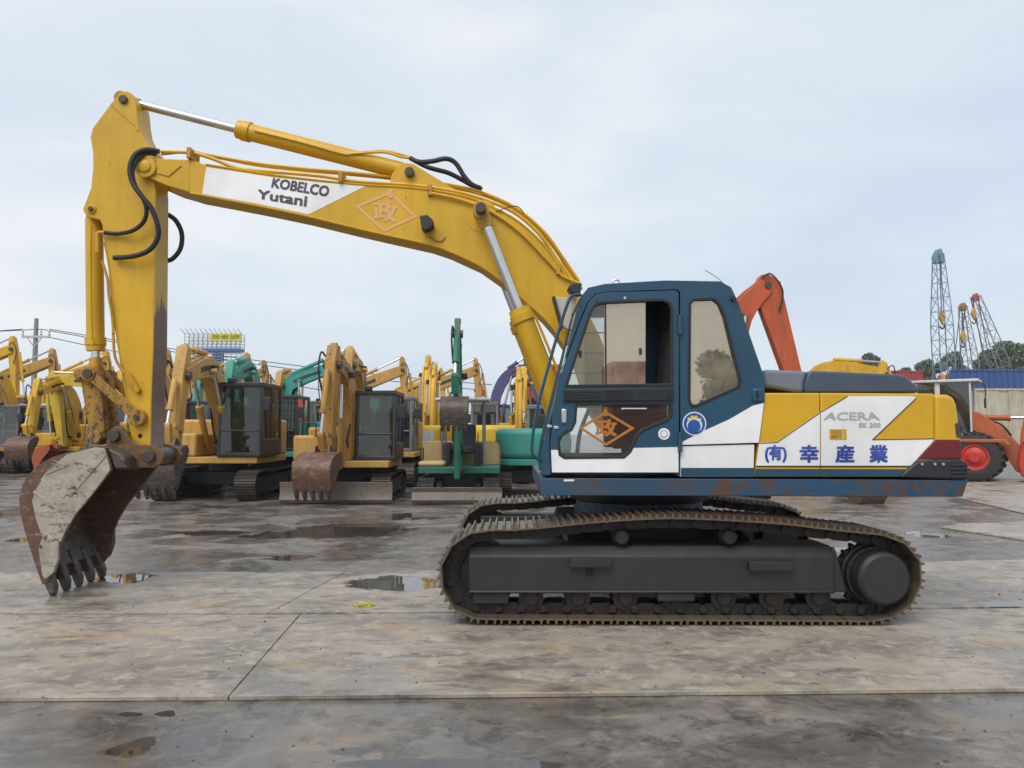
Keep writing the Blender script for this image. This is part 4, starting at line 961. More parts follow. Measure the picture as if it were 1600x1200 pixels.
def machine(label, loc, yaw, body, boomc, cabc, boom, arm, bucket, glassm='bg_glass', group='parked excavators in the row behind', s=1.0, tl=3.4, tw=2.4, sw=.5, th=.72, hw=1.2, hz=.88, top=1.95, rear=1.75, front=1.45,
            cab=(.12, 1.15, -1.35, .15, 2.78), canopy=False, blade=None, bx=-.15, bthick=.42, bw=.30, swing=0.0, shoes=False, body2=None, boom_ram=True, under='frame_grey', ncyl=2, arm_th=.34, bucket_mat='bucket_rust', bk_w=.85, bk_ang=0.0, bk_k=.7, guard=False, arm_top=.5, arm_ram=True, low=None, bswing=0.0, bram=True, panel=None, tail_bevel=.07, decal=True):
    root = empty('parked_excavator', (loc[0], loc[1], -.03), yaw); root.scale = (s, s, s)
    tag(root, label, 'excavator', group)
    # --- crawler tracks
    path = stadium(tl, th)
    A = sum(path[i][0] * path[(i + 1) % len(path)][1] - path[(i + 1) % len(path)][0] * path[i][1] for i in range(len(path)))
    if A > 0: path = path[::-1]
    for sx in (-1, 1):
        m = MB(); m.box(-tl / 2 + th * .5, tl / 2 - th * .5, -sw * .32, sw * .32, .16, th - .17)
        for e in (-1, 1): m.cyl((e * (tl / 2 - th / 2), -sw * .3, th / 2), (e * (tl / 2 - th / 2), sw * .3, th / 2), th / 2 - .10, n=24)
        m.cyl((tl / 2 - th / 2, -sw * .42, th / 2), (tl / 2 - th / 2, sw * .42, th / 2), th / 2 - .2, n=20)
        for i in range(5): x = -tl * .3 + i * tl * .15; m.cyl((x, -sw * .3, .13), (x, sw * .3, .13), .08, n=12)
        inner_path = [(p[0] * (1 - .07 / tl), .03 + p[1] * (1 - .06 / th)) for p in path]
        if not shoes:
            pts, pitch = resample(inner_path, max(24, int((2 * tl + th) / .19)))
            for i in range(len(pts)):
                a = Vector(pts[i]); b = Vector(pts[(i + 1) % len(pts)]); c = (a + b) / 2; d = (b - a).normalized(); nn = Vector((-d.y, d.x))
                q = [c - d * pitch * .48 - nn * .02, c + d * pitch * .48 - nn * .02, c + d * pitch * .48 + nn * .005, c + d * pitch * .1 + nn * .005, c + d * pitch * .06 + nn * .03, c - d * pitch * .06 + nn * .03, c - d * pitch * .1 + nn * .005, c - d * pitch * .48 + nn * .005]
                m.prism([tuple(p) for p in q], -sw / 2, sw / 2)
        T = m.build('track', 'bg_track' if not shoes else under, root, smooth=True)
        T.rotation_euler = (0, 0, R(90) + swing)
        cx = sx * (tw / 2 - sw / 2); T.location = (cx * math.cos(swing), cx * math.sin(swing), 0)
        if shoes: run_shoes(inner_path, max(26, int((2 * tl + th) / .19)), sw, 0, T, k=.8, mats=('bg_track', 'link_steel'), links=False)
    MB().box(-tw / 2 + sw * .8, tw / 2 - sw * .8, -.55, .55, .32, .66).build('centre_frame', under, root, bevel=.03)
    MB().cyl((0, 0, .6), (0, 0, hz + .02), .48, n=28).build('swing_ring', 'black', root, smooth=True)
    if blade:
        bl = MB(); y0 = -tl / 2 - blade[1]
        bl.prism_x([(y0, .02), (y0 - .05, .10), (y0 + .02, .28), (y0 - .02, blade[2]), (y0 + .03, blade[2]), (y0 + .08, .28), (y0 + .05, .02)], -blade[0] / 2, blade[0] / 2)
        bo = bl.build('dozer_blade', 'blade_steel', root, bevel=.01)
        for sx in (-1, 1): MB().prism_x([(y0 + .05, .10), (y0 + .05, .28), (-.4, .58), (-.4, .36)], sx * .45 - .06, sx * .45 + .06).build('blade_arm', under, bo, bevel=.01)
    # --- upper body: deck, rounded tail, side box
    m = MB(); prism_z(m, [(-hw, -front), (hw, -front), (hw, rear * .45)] + [(hw * math.cos(R(a)), rear * .45 + (rear * .55) * math.sin(R(a))) for a in range(10, 180, 10)] + [(-hw, rear * .45)], hz, hz + .16)
    m.build('deck', body2 or body, root, bevel=.02)
    m = MB(); prism_z(m, [(-hw, -.15), (hw, cab[3] + .06), (hw, rear * .45)] + [(hw * math.cos(R(a)), rear * .45 + (rear * .55) * math.sin(R(a))) for a in range(10, 180, 10)] + [(-hw, rear * .45)], hz + .162, top)
    tail = m.build('tail_body', body, root, bevel=tail_bevel, seg=4)
    if panel:
        m = MB(); m.add([(hw * 1.004 * math.cos(R(a)), rear * .45 + (rear * .553) * math.sin(R(a)), z) for z in (hz + .3, top - tail_bevel) for a in (106, 118, 130, 142)], [(i, i + 1, i + 5, i + 4) for i in range(3)])
        m.build('tail_panel', panel, tail)
    for i in range(4): MB().box(-hw - .008, -hw + .02, .15 + i * .12, .21 + i * .12, hz + .4, top - .25).build('vent_slot', 'dark', tail)
    MB().box(-hw, bx - .32, -front + .02, -.16, hz + .162, (low or top - .35)).build('side_box', body, root, bevel=.06, seg=3)
    x0, x1, yf, yr, zt = cab
    if canopy:
        C_ = MB(); 
        for x, y in ((x0, yr), (x1, yr), (x0, yf + .25), (x1, yf + .25)): C_.tube([(x, y, hz + .16), (x, y, zt - .1)], .03, 8, 1)
        C_.build('canopy_post', cabc, root, smooth=True)
        m = MB(); m.box(x0 - .15, x1 + .15, yf - .05, yr + .2, zt - .08, zt); m.build('canopy_roof', 'canopy_white', root, bevel=.05, seg=3)
        MB().box(x0 + .2, x1 - .2, -.35, .15, hz + .45, hz + .62).build('seat', 'seat_cloth', root, bevel=.04)
        MB().box(x0 + .2, x1 - .2, .1, .22, hz + .5, hz + 1.15).build('seat_back', 'seat_cloth', root, bevel=.04)
        for x in (x0 + .12, x1 - .12): MB().box(x - .09, x + .09, -.5, .15, hz + .2, hz + .72).build('console', 'black_plastic', root, bevel=.03)
        for x in (x0 + .35, x0 + .5, x0 + .12, x1 - .12): MB().tube([(x, -.62, hz + .16), (x, -.6, hz + .7), (x, -.52, hz + .95)], .014, 6, 3).build('lever', 'black_plastic', root)
    else:
        z0 = hz + .162; pw = .075; m = MB()
        sl = .10                                            # windscreen leans back
        for x in (x0, x1 - pw):
            m.prism_x([(yf, z0), (yf + pw, z0), (yf + pw + sl, zt - .05), (yf + sl, zt - .05)], x, x + pw)
            m.box(x, x + pw, yr - pw, yr, z0, zt - .05)
            m.box(x + .01, x + pw - .01, (yf + yr) / 2 + .02, (yf + yr) / 2 + .09, z0, zt - .05)
        m.box(x0, x1, yf, yf + .06, z0, z0 + .10)
        m.prism_x([(yf + .03, z0 + .60), (yf + .07, z0 + .60), (yf + .075, z0 + .645), (yf + .035, z0 + .645)], x0 + pw, x1 - pw)
        for x in (x0 + .004, x1 - .044): m.box(x, x + .04, yf + .1, yr - .05, z0, z0 + .42)
        m.box(x0 + pw, x1 - pw, yr - .05, yr - .01, z0, z0 + .75)
        prism_z(m, [(x0 - .01, yf + sl - .03), (x1 + .01, yf + sl - .03), (x1 + .01, yr + .01), (x0 - .01, yr + .01)], zt - .11, zt)
        cb = m.build('cab', cabc, root, bevel=.03, seg=3)
        def quad(nm, vs): return MB().add(vs, [(0, 1, 2, 3)]).build(nm, glassm, cb)
        quad('windscreen', [(x0 + pw, yf + .02 + .62 * .05, z0 + .64), (x1 - pw, yf + .02 + .62 * .05, z0 + .64), (x1 - pw, yf + .02 + sl, zt - .10), (x0 + pw, yf + .02 + sl, zt - .10)])
        quad('lower_pane', [(x0 + pw, yf + .025, z0 + .09), (x1 - pw, yf + .025, z0 + .09), (x1 - pw, yf + .055, z0 + .61), (x0 + pw, yf + .055, z0 + .61)])
        for x in (x0 + .03, x1 - .03): quad('side_pane', [(x, yf + .08, z0 + .42), (x, yr - .07, z0 + .42), (x, yr - .07, zt - .1), (x, yf + .16, zt - .1)])
        quad('rear_pane', [(x0 + pw, yr - .03, z0 + .75), (x1 - pw, yr - .03, z0 + .75), (x1 - pw, yr - .03, zt - .1), (x0 + pw, yr - .03, zt - .1)])
        w = x1 - x0
        MB().box(x0 + w * .25, x1 - w * .25, yf + .65, yf + 1.1, z0 + .3, z0 + .48).build('seat', 'seat_cloth', cb, bevel=.04)
        MB().prism_x([(yf + 1.05, z0 + .45), (yf + 1.15, z0 + .45), (yf + 1.22, z0 + 1.15), (yf + 1.12, z0 + 1.18)], x0 + w * .27, x1 - w * .27).build('seat_back', 'seat_cloth', cb, bevel=.05)
        for x in (x0 + w * .14, x1 - w * .14 - .1): MB().box(x, x + .1, yf + .5, yf + 1.1, z0 + .2, z0 + .58).build('console', 'black_plastic', cb, bevel=.02)
        MB().tube([(x0 + w * .3, yf + .10, z0 + .75), (x0 + w * .55, yf + .13, z0 + 1.2)], .01, 6, 1).build('wiper', 'black_plastic', cb)
        if guard:
            for i in range(9):
                x = x0 + pw + .03 + i * (w - 2 * pw - .06) / 8; MB().cyl((x, yf - .03, z0 + .1), (x, yf + .06, zt - .08), .009, n=6).build('guard_bar', 'black_plastic', cb)
            for i in range(6):
                z = z0 + .2 + i * .26; MB().cyl((x0, yf - .02 + .015 * i, z), (x1, yf - .02 + .015 * i, z), .009, n=6).build('guard_bar', 'black_plastic', cb)
    # --- boom, arm, rams, bucket
    before = set(root.children)
    nb = len(boom); ths = [bthick * (.75 if i == 0 else (.7 if i == nb - 1 else 1.08)) for i in range(nb)]
    bp2 = [(v.x, v.y) for v in spline([Vector((f, z, 0)) for f, z in boom], 4)]
    th2 = [v.x for v in spline([Vector((t, 0, 0)) for t in ths], 4)]
    bo = MB().prism_x(ylz(strip(bp2, th2)), bx - bw / 2, bx + bw / 2).build('boom', boomc, root, bevel=.012)
    tip, end = Vector(boom[-1]), Vector(arm)
    d = (end - tip).normalized(); nf = Vector((-d.y, d.x))
    at = tip - d * arm_top
    ap = [tuple(at - nf * .08), tuple(at + nf * .10), tuple(tip + nf * arm_th * .55), tuple(tip + d * .4 + nf * arm_th * .5), tuple(end + nf * .09), tuple(end + d * .08), tuple(end - nf * .09), tuple(tip + d * .4 - nf * arm_th * .5), tuple(tip - nf * arm_th * .55)]
    ao = MB().prism_x(ylz(ap), bx - bw * .36, bx + bw * .36).build('arm', boomc, root, bevel=.01)
    for p, r in ((tip, .09), (Vector(boom[0]), .12), (end, .07)): MB().cyl((bx - bw / 2 - .04, -p.x, p.y), (bx + bw / 2 + .04, -p.x, p.y), r, n=16).build('pivot_pin', 'pin_steel', bo, smooth=True)
    mid = Vector(boom[len(boom) // 2])
    if boom_ram:
        base = Vector(boom[0]) + Vector((.35, -.18))
        for x in ((bx - bw / 2 - .09, bx + bw / 2 + .09) if ncyl == 2 else (bx,)): bg_ram(root, tuple(base), tuple(mid.lerp(tip, .12) - Vector((0, .05))), x, .55, .075, .04, boomc)
    if arm_ram:
        u = (tip - mid).normalized(); up = Vector((-u.y, u.x)); up = up if up.y > 0 else -up
        bg_ram(root, tuple(mid + up * (bthick * .75)), tuple(at), bx, .58, .075, .04, boomc)
    outn = nf if nf.x > 0 else -nf
    lk = end - d * .42 + outn * .42
    if bram: bg_ram(root, tuple(tip + d * .15 + outn * (arm_th * .55 + .1)), tuple(lk), bx, .68, .065, .036, boomc)
    B = bg_bucket(root, tuple(end), bk_k, bk_ang, bk_w, bx, bucket_mat)
    ca, sa = math.cos(bk_ang), math.sin(bk_ang); e2 = end + Vector((bk_k * (.38 * ca - .22 * sa), bk_k * (.38 * sa + .22 * ca)))
    for x in (bx - bw * .5, bx + bw * .42): MB().prism_x(ylz(strip([tuple(lk), tuple(end - d * .38)], [.09, .09])), x, x + .03).build('side_link', boomc, root)
    MB().prism_x(ylz(strip([tuple(lk), tuple(e2)], [.14, .14])), bx - .08, bx + .08).build('bucket_link', boomc, root, bevel=.01)
    # decal band, lamp, exhaust, mirrors, rails
    k0 = len(bp2) * 2 // 3; seg = bp2[k0:k0 + 3]
    if decal and len(seg) > 2:
        for x in (bx - bw / 2 - .004, bx + bw / 2 - .002): MB().prism_x(ylz(strip(seg, [bthick * .26] * len(seg))), x, x + .006).build('decal_band', 'decal_dark', bo)
    lp_ = Vector(boom[len(boom) // 2]); MB().box(bx + bw / 2, bx + bw / 2 + .13, -lp_.x - .1, -lp_.x + .02, lp_.y - .06, lp_.y + .08).build('work_lamp', 'black_plastic', bo, bevel=.02)
    MB().tube([(-hw * .55, rear * .5, top - .05), (-hw * .55, rear * .5, top + .28), (-hw * .55, rear * .5 + .08, top + .36)], .05, 10, 4).build('exhaust_pipe', 'bucket_rust', tail, smooth=True)
    zr = (low or top - .35); MB().tube([(-hw + .06, -front + .1, zr - .03), (-hw + .06, -front + .1, zr + .3), (-hw + .06, -.4, zr + .3), (-hw + .06, -.4, zr - .03)], .017, 6, 1).build('handrail', 'black_plastic', root)
    if not canopy:
        MB().tube([(x1 - .03, yf + .12, zt - .5), (x1 + .16, yf - .12, zt - .45)], .014, 6, 1).build('mirror_arm', 'black_plastic', cb); MB().box(x1 + .08, x1 + .26, yf - .16, yf - .11, zt - .68, zt - .36).build('mirror', 'black_plastic', cb, bevel=.02)
        MB().tube([(x1 - .02, yf + .02, z0 + .25), (x1 + .05, yf - .02, z0 + .35), (x1 + .05, yf + .02, z0 + 1.05), (x1 - .02, yf + .06, z0 + 1.15)], .013, 6, 3).build('grab_rail', 'black_plastic', cb)
        MB().box(x0 + .2, x0 + .38, yf + .04, yf + .14, zt, zt + .1).build('roof_lamp', 'black_plastic', cb, bevel=.02)
    for q in (-1, 1): MB().tube([(bx + q * .05, -boom[0][0] + .25, hz + .35), (bx + q * .12, -boom[0][0] - .25, hz + .6), (bx + q * bw * .4, -boom[1][0] - .12, boom[1][1] - .2)], .022, 8, 5).build('hose', 'rubber', bo, smooth=True)
    # hoses and pipes
    top_ = [Vector(p) for p in bp2]; nrm = []
    pl = []
    for i, p in enumerate(top_):
        a = top_[max(i - 1, 0)]; b = top_[min(i + 1, len(top_) - 1)]; dd = (b - a).normalized(); q = p + Vector((-dd.y, dd.x)) * (th2[i] / 2 + .03); pl.append((q.x, q.y))
    for x in (bx - bw * .28, bx + bw * .28): MB().tube([(x, -f, z) for f, z in pl], .018, 6, 1).build('hydraulic_pipe', boomc, bo, smooth=True)
    e_ = Vector(pl[-1])
    MB().tube([(bx - bw * .5, -e_.x, e_.y), (bx - bw * .6, -(e_.x + nf.x * .0 + .22), e_.y + .12), (bx - bw * .6, -(tip.x + d.x * .3 + .28), tip.y - .15), (bx - bw * .45, -(tip + d * .7).x - .1, (tip + d * .7).y)], .022, 8, 5).build('hose', 'rubber', bo, smooth=True)
    if bswing:
        p0 = Vector((bx, -boom[0][0], 0)); Mx = Matrix.Translation(p0) @ Matrix.Rotation(bswing, 4, 'Z') @ Matrix.Translation(-p0)
        for o in root.children:
            if o not in before: o.matrix_local = Mx @ o.matrix_local
    return root

paint('cat_tan', (0.52, 0.295, 0.06), chip=0.22, dirt=0.36, dirtcol=(0.16, 0.10, 0.05), rough=0.48)
paint('cat_tan_worn', (0.43, 0.225, 0.04), chip=0.36, dirt=0.5, dirtcol=(0.10, 0.06, 0.035), rough=0.48)
paint('bg_yellow', (0.66, 0.38, 0.014), chip=0.18, dirt=0.3, dirtcol=(0.22, 0.13, 0.04), rough=0.48)
paint('lemon', (0.62, 0.42, 0.018), chip=0.10, dirt=0.3, dirtcol=(0.25, 0.17, 0.05), rough=0.48)
paint('teal', (0.035, 0.28, 0.225), chip=0.14, dirt=0.4, dirtcol=(0.10, 0.14, 0.12), rough=0.48)
paint('green', (0.010, 0.15, 0.09), chip=0.14, dirt=0.4, dirtcol=(0.05, 0.07, 0.05), rough=0.48)
paint('purple', (0.075, 0.07, 0.20), chip=0.08, dirt=0.4, dirtcol=(0.10, 0.09, 0.12), rough=0.48)
paint('orange', (0.50, 0.085, 0.022), chip=0.22, dirt=0.5, dirtcol=(0.20, 0.07, 0.035), rough=0.48)
paint('loader_orange', (0.46, 0.10, 0.025), chip=0.10, dirt=0.4, rough=0.5)
paint('red', (0.50, 0.03, 0.02), chip=0.06, dirt=0.25, rough=0.45)
paint('cab_black', (0.016, 0.018, 0.02), chip=0.0, dirt=0.35, dirtcol=(0.07, 0.065, 0.06), rough=0.4)
paint('cab_white', (0.60, 0.60, 0.58), chip=0.06, dirt=0.3, rough=0.4)
paint('cab_grey', (0.16, 0.165, 0.175), chip=0.02, dirt=0.3, rough=0.45)
paint('navy', (0.015, 0.03, 0.12), chip=0.06, dirt=0.3, rough=0.45)
paint('canopy_white', (0.55, 0.55, 0.57), chip=0.0, dirt=0.35, rough=0.5)
paint('blade_steel', (0.16, 0.13, 0.11), chip=0.3, chipcol=(0.10, 0.06, 0.04), dirt=0.5, rough=0.5, metal=0.2)
paint('bg_track', (0.05, 0.043, 0.038), chip=0.2, chipcol=(0.10, 0.065, 0.045), dirt=0.6, dirtcol=(0.10, 0.08, 0.065), rough=0.55, metal=0.2)
paint('tan_panel', (0.50, 0.37, 0.16), chip=0.06, dirt=0.25, rough=0.45)
glass('bg_glass', (0.34, 0.42, 0.40), 0.10, 0.05, (0.2, 0.24, 0.23))
glass('green_glass', (0.20, 0.34, 0.30), 0.08, 0.05, (0.12, 0.20, 0.17))

plain('decal_dark', (0.03, 0.03, 0.035), 0.5)
FACE, AWAY, RIGHT, LEFT = 0.0, math.pi, R(90), R(-90)
# front row, facing the camera
machine('tan excavator with dark bucket hung out in front, just right of the big arm', (-7.25, 19.75), FACE, 'cat_tan', 'cat_tan', 'cab_black', [(.55, 1.45), (1.0, 2.5), (1.75, 3.12), (3.1, 2.85)], (3.38, 1.28), None, glassm='green_glass', shoes=True,
        tl=3.5, tw=2.5, bx=.06, bthick=.46, bw=.34, bk_w=.82, bk_k=.74, bucket_mat='bucket_steel', cab=(.25, 1.3, -1.5, .1, 2.82), arm_top=.65)
machine('small tan excavator with raised blade and rusty bucket tucked on the ground', (-3.98, 19.35), FACE, 'cat_tan', 'cat_tan_worn', 'cab_black', [(1.15, .95), (1.05, 2.1), (1.35, 2.95), (1.95, 3.15)], (2.15, 1.12), None, glassm='green_glass', shoes=True,
        tl=2.9, tw=2.3, sw=.45, th=.66, hw=1.12, hz=.80, top=1.75, cab=(.27, 1.22, -1.15, .3, 2.62), blade=(2.55, .42, .50), bx=.06, bswing=R(-11), bthick=.38, bw=.34, bk_w=.85, bk_k=.70, ncyl=1, bucket_mat='bucket_rust', rear=1.35, arm_top=.45, low=1.55)
machine('green mini excavator with open canopy, upright boom and blade across its front', (-1.24, 18.9), FACE, 'tan_panel', 'green', 'cab_grey', [(1.15, .75), (1.1, 1.6), (1.2, 2.9), (1.55, 3.85)], (1.95, 2.35), None, shoes=True, canopy=True,
        tl=2.3, tw=1.9, sw=.38, th=.56, hw=.95, hz=.66, top=1.40, cab=(-.45, .55, -.55, .45, 2.45), blade=(2.04, .35, .38), bx=.0, bthick=.24, bw=.17, arm_th=.2, bk_w=.58, bk_k=.52, ncyl=1, bucket_mat='bucket_steel', rear=1.0, front=.95, body2='green', arm_top=.32, low=.95)
machine('teal mini excavator seen from behind, next to the big cab', (.55, 20.6), AWAY, 'teal', 'bg_yellow', 'cab_grey', [(.9, .9), (1.0, 2.0), (1.4, 2.9), (2.2, 3.0)], (2.5, 1.3), None, shoes=True,
        tl=2.5, tw=1.95, sw=.42, th=.6, hw=.98, hz=.78, top=1.72, cab=(-.75, .15, -1.0, .1, 2.35), bx=.35, bthick=.26, bw=.2, bk_w=.6, bk_k=.5, ncyl=1, rear=1.15, tail_bevel=.14)
# second row
machine('teal excavator with barred cab guard, between the two tan ones', (-7.35, 24.6), FACE, 'teal', 'teal', 'cab_black', [(.5, 1.4), (.7, 2.6), (1.6, 3.5), (3.0, 3.1)], (3.2, 1.3), None, glassm='green_glass', tl=3.3, tw=2.4, bx=-.6, cab=(-.15, .85, -1.4, .1, 2.75), guard=True, low=1.5)
machine('yellow excavator seen from behind with white-panelled tail, left of the green mini', (-3.35, 26.0), AWAY, 'lemon', 'bg_yellow', 'cab_grey', [(.6, 1.2), (.8, 2.4), (1.2, 3.4), (1.9, 3.6)], (2.1, 1.6), None, tl=2.9, tw=2.2, sw=.45, hw=1.05, hz=.85, top=1.85, rear=1.3, cab=(-.2, .75, -1.1, .2, 2.65), bx=-.55, bthick=.28, bw=.24, bk_w=.7, bk_k=.6, panel='canopy_white', tail_bevel=.16)
machine('yellow excavator seen from behind with white-panelled tail, right of the green mini', (-.55, 25.4), AWAY, 'lemon', 'bg_yellow', 'cab_grey', [(.6, 1.2), (.8, 2.4), (1.3, 3.2), (2.1, 3.0)], (2.3, 1.5), None, tl=2.9, tw=2.2, sw=.45, hw=1.05, hz=.85, top=1.85, rear=1.3, cab=(-.1, .8, -1.1, .2, 2.62), bx=-.75, bthick=.30, bw=.26, bk_w=.7, bk_k=.6, panel='canopy_white', tail_bevel=.16)
machine('teal excavator with boom bent over to the right behind the small tan one', (-8.5, 28.2), RIGHT, 'teal', 'teal', 'cab_grey', [(.35, 1.5), (.3, 2.9), (.55, 3.45), (2.5, 4.15)], (2.75, 2.0), None, tl=3.3, bthick=.42, bw=.34)
machine('purple excavator with its boom bent over, behind the teal mini', (-1.2, 32.0), RIGHT, 'purple', 'purple', 'cab_grey', [(.2, 1.5), (.6, 3.2), (1.1, 4.0), (1.9, 4.25)], (2.7, 1.9), None, tl=3.3, bthick=.36, bw=.32)
# left hand group
machine('white-framed cab excavator with navy base at the far left', (-21.4, 34.5), FACE, 'navy', 'bg_yellow', 'cab_white', [(.6, 1.5), (1.1, 3.0), (2.0, 3.9), (3.9, 3.4)], (4.1, 1.3), None, tl=3.8, tw=2.7, hw=1.3, cab=(.15, 1.35, -1.5, .2, 2.85), bx=-.5, bthick=.5, bw=.4)
machine('yellow excavator facing left with orange bucket, behind the big bucket', (-14.9, 30.5), LEFT, 'navy', 'lemon', 'cab_grey', [(.3, 1.5), (.6, 2.9), (1.3, 3.55), (3.2, 3.65)], (2.75, 1.05), None, tl=3.4, bthick=.48, bw=.4, bucket_mat='loader_orange', bk_w=1.0, bk_k=.75, bx=.2, arm_th=.42, arm_top=.35)
for k, (u, v, D, bc, lab) in enumerate(((28, 528, 37, 'bg_yellow', 'yellow excavator with high boom at the left edge'), (78, 545, 38, 'cat_tan', 'tan excavator whose boom tip stands before the utility pole'), (152, 546, 36, 'bg_yellow', 'yellow excavator with boom reaching up behind the bucket ram'),
                                    (268, 548, 38, 'cat_tan', 'tan excavator with boom tip just right of the big arm'), (386, 552, 37, 'cat_tan', 'tan excavator with boom tip below the billboard'), (407, 562, 41, 'cat_tan_worn', 'worn tan excavator, boom tip right of the billboard'),
                                    (634, 560, 36, 'cat_tan', 'tan excavator whose boom shows above the small tan one'), (747, 560, 38, 'cat_tan', 'tan excavator whose boom shows right of the green upright boom'), (690, 574, 44, 'bg_yellow', 'yellow excavator far back behind the green canopy'))):
    tp = P(u, v, D); tz = tp.z - .55
    machine(lab, (tp.x - 4.6, D + (k % 3) * .6), RIGHT, bc, bc, 'cab_grey' if k % 2 else 'cab_black', [(.3, 1.8), (1.0, tz - 2.0), (1.9, tz - 1.05), (4.5, tz)], (4.75, tz - 2.7), None, group='excavators with raised booms at the back', tl=3.9, tw=2.7, hw=1.3, bthick=.55, bw=.42, arm_top=.6, bk_k=.9, bk_ang=.3)
machine('yellow excavator with dark cab behind the yellow upright arm at the left', (-20.2, 37.5), FACE, 'bg_yellow', 'bg_yellow', 'cab_black', [(.6, 1.5), (1.1, 2.9), (2.0, 3.6), (3.6, 3.2)], (3.9, 1.3), None, tl=3.6, tw=2.6, hw=1.3, bx=-.5)
machine('tan excavator with navy cab between the big arm and the tan boom', (-11.3, 27.5), FACE, 'cat_tan', 'cat_tan', 'navy', [(.6, 1.5), (1.0, 2.8), (1.8, 3.5), (3.2, 3.2)], (3.5, 1.4), None, tl=3.4, tw=2.5, bx=-.6, cab=(-.1, .95, -1.3, .2, 2.7))
for k, (u, D, yw, bc, cc, lab, bxx, pose) in enumerate((
        (598, 24.3, FACE, 'cat_tan', 'cab_grey', 'tan excavator half hidden behind the small tan one', -.5, [(.6, 1.4), (.9, 2.6), (1.6, 3.5), (2.7, 3.5)]),
        (684, 29.5, AWAY, 'bg_yellow', 'cab_grey', 'yellow excavator seen from behind, left of the green upright boom', .55, [(.5, 1.4), (.7, 2.8), (1.0, 3.9), (1.6, 4.2)]),
        (812, 27.2, FACE, 'bg_yellow', 'cab_black', 'yellow excavator facing out above the teal mini', .1, [(.6, 1.4), (.9, 2.6), (1.5, 3.3), (2.4, 3.2)]),
        (492, 31.0, FACE, 'cat_tan', 'cab_black', 'tan excavator deep behind the small tan one', -.5, [(.6, 1.5), (1.0, 2.9), (1.8, 3.7), (3.2, 3.3)]),
        (112, 32.0, FACE, 'bg_yellow', 'cab_grey', 'yellow excavator behind the orange bucket', .5, [(.6, 1.5), (1.0, 2.8), (1.8, 3.5), (3.2, 3.1)]),
        (18, 31.5, FACE, 'cat_tan', 'cab_grey', 'tan excavator cut off by the left edge', -.2, [(.6, 1.5), (1.0, 2.9), (1.8, 3.8), (3.3, 3.3)]),
        (372, 31.5, FACE, 'teal', 'cab_grey', 'teal excavator deep behind the tan cab', -.4, [(.6, 1.5), (1.0, 2.9), (1.7, 3.7), (3.0, 3.4)]),
        (757, 40.0, AWAY, 'red', 'cab_grey', 'red excavator far back right of the green boom', .3, [(.5, 1.4), (.8, 2.8), (1.3, 3.9), (2.1, 3.7)]),
        (545, 36.0, FACE, 'bg_yellow', 'cab_grey', 'yellow excavator at the back above the small tan cab', -.4, [(.6, 1.5), (1.0, 3.0), (1.8, 3.9), (3.0, 3.6)]),
        (232, 33.5, FACE, 'bg_yellow', 'cab_black', 'yellow excavator at the back behind the big arm', .3, [(.6, 1.5), (1.0, 3.0), (1.8, 3.9), (3.0, 3.6)]))):
    machine(lab, ((u - 800) / 1200 * D, D), yw, bc, bc, cc, pose, (pose[-1][0] + .25, 1.4), None, group='excavators packed in the second row', tl=3.3, tw=2.4, bx=bxx, bthick=.40, bw=.32, cab=((.1, 1.1) if bxx < .2 else (-1.1, -.1)) + (-1.3, .2, 2.7))
# right hand side
machine('orange excavator with tall bent boom behind the cab', (4.83, 19.9), RIGHT, 'orange', 'orange', 'cab_white', [(.3, 1.6), (.75, 3.2), (1.05, 4.6), (1.75, 5.4)], (2.95, 1.05), None, tl=3.6, tw=2.6, swing=R(90), bthick=.55, bw=.42, arm_th=.66, bk_k=.85, bk_ang=-.1, bucket_mat='bucket_rust', bk_w=.9, arm_top=.3, bram=False, decal=False, top=1.7, low=1.4, cab=(.12, 1.15, -1.2, .15, 2.3), arm_ram=False)
machine('yellow excavator with folded boom showing above the blue hood', (11.0, 30.0), RIGHT, 'bg_yellow', 'bg_yellow', 'cab_grey', [(.1, 1.7), (.7, 3.5), (1.5, 4.05), (3.5, 3.85)], (3.8, 1.4), None, tl=3.6, bthick=.55, bw=.4, arm_top=.5, hw=1.25, arm_th=.45, decal=False)

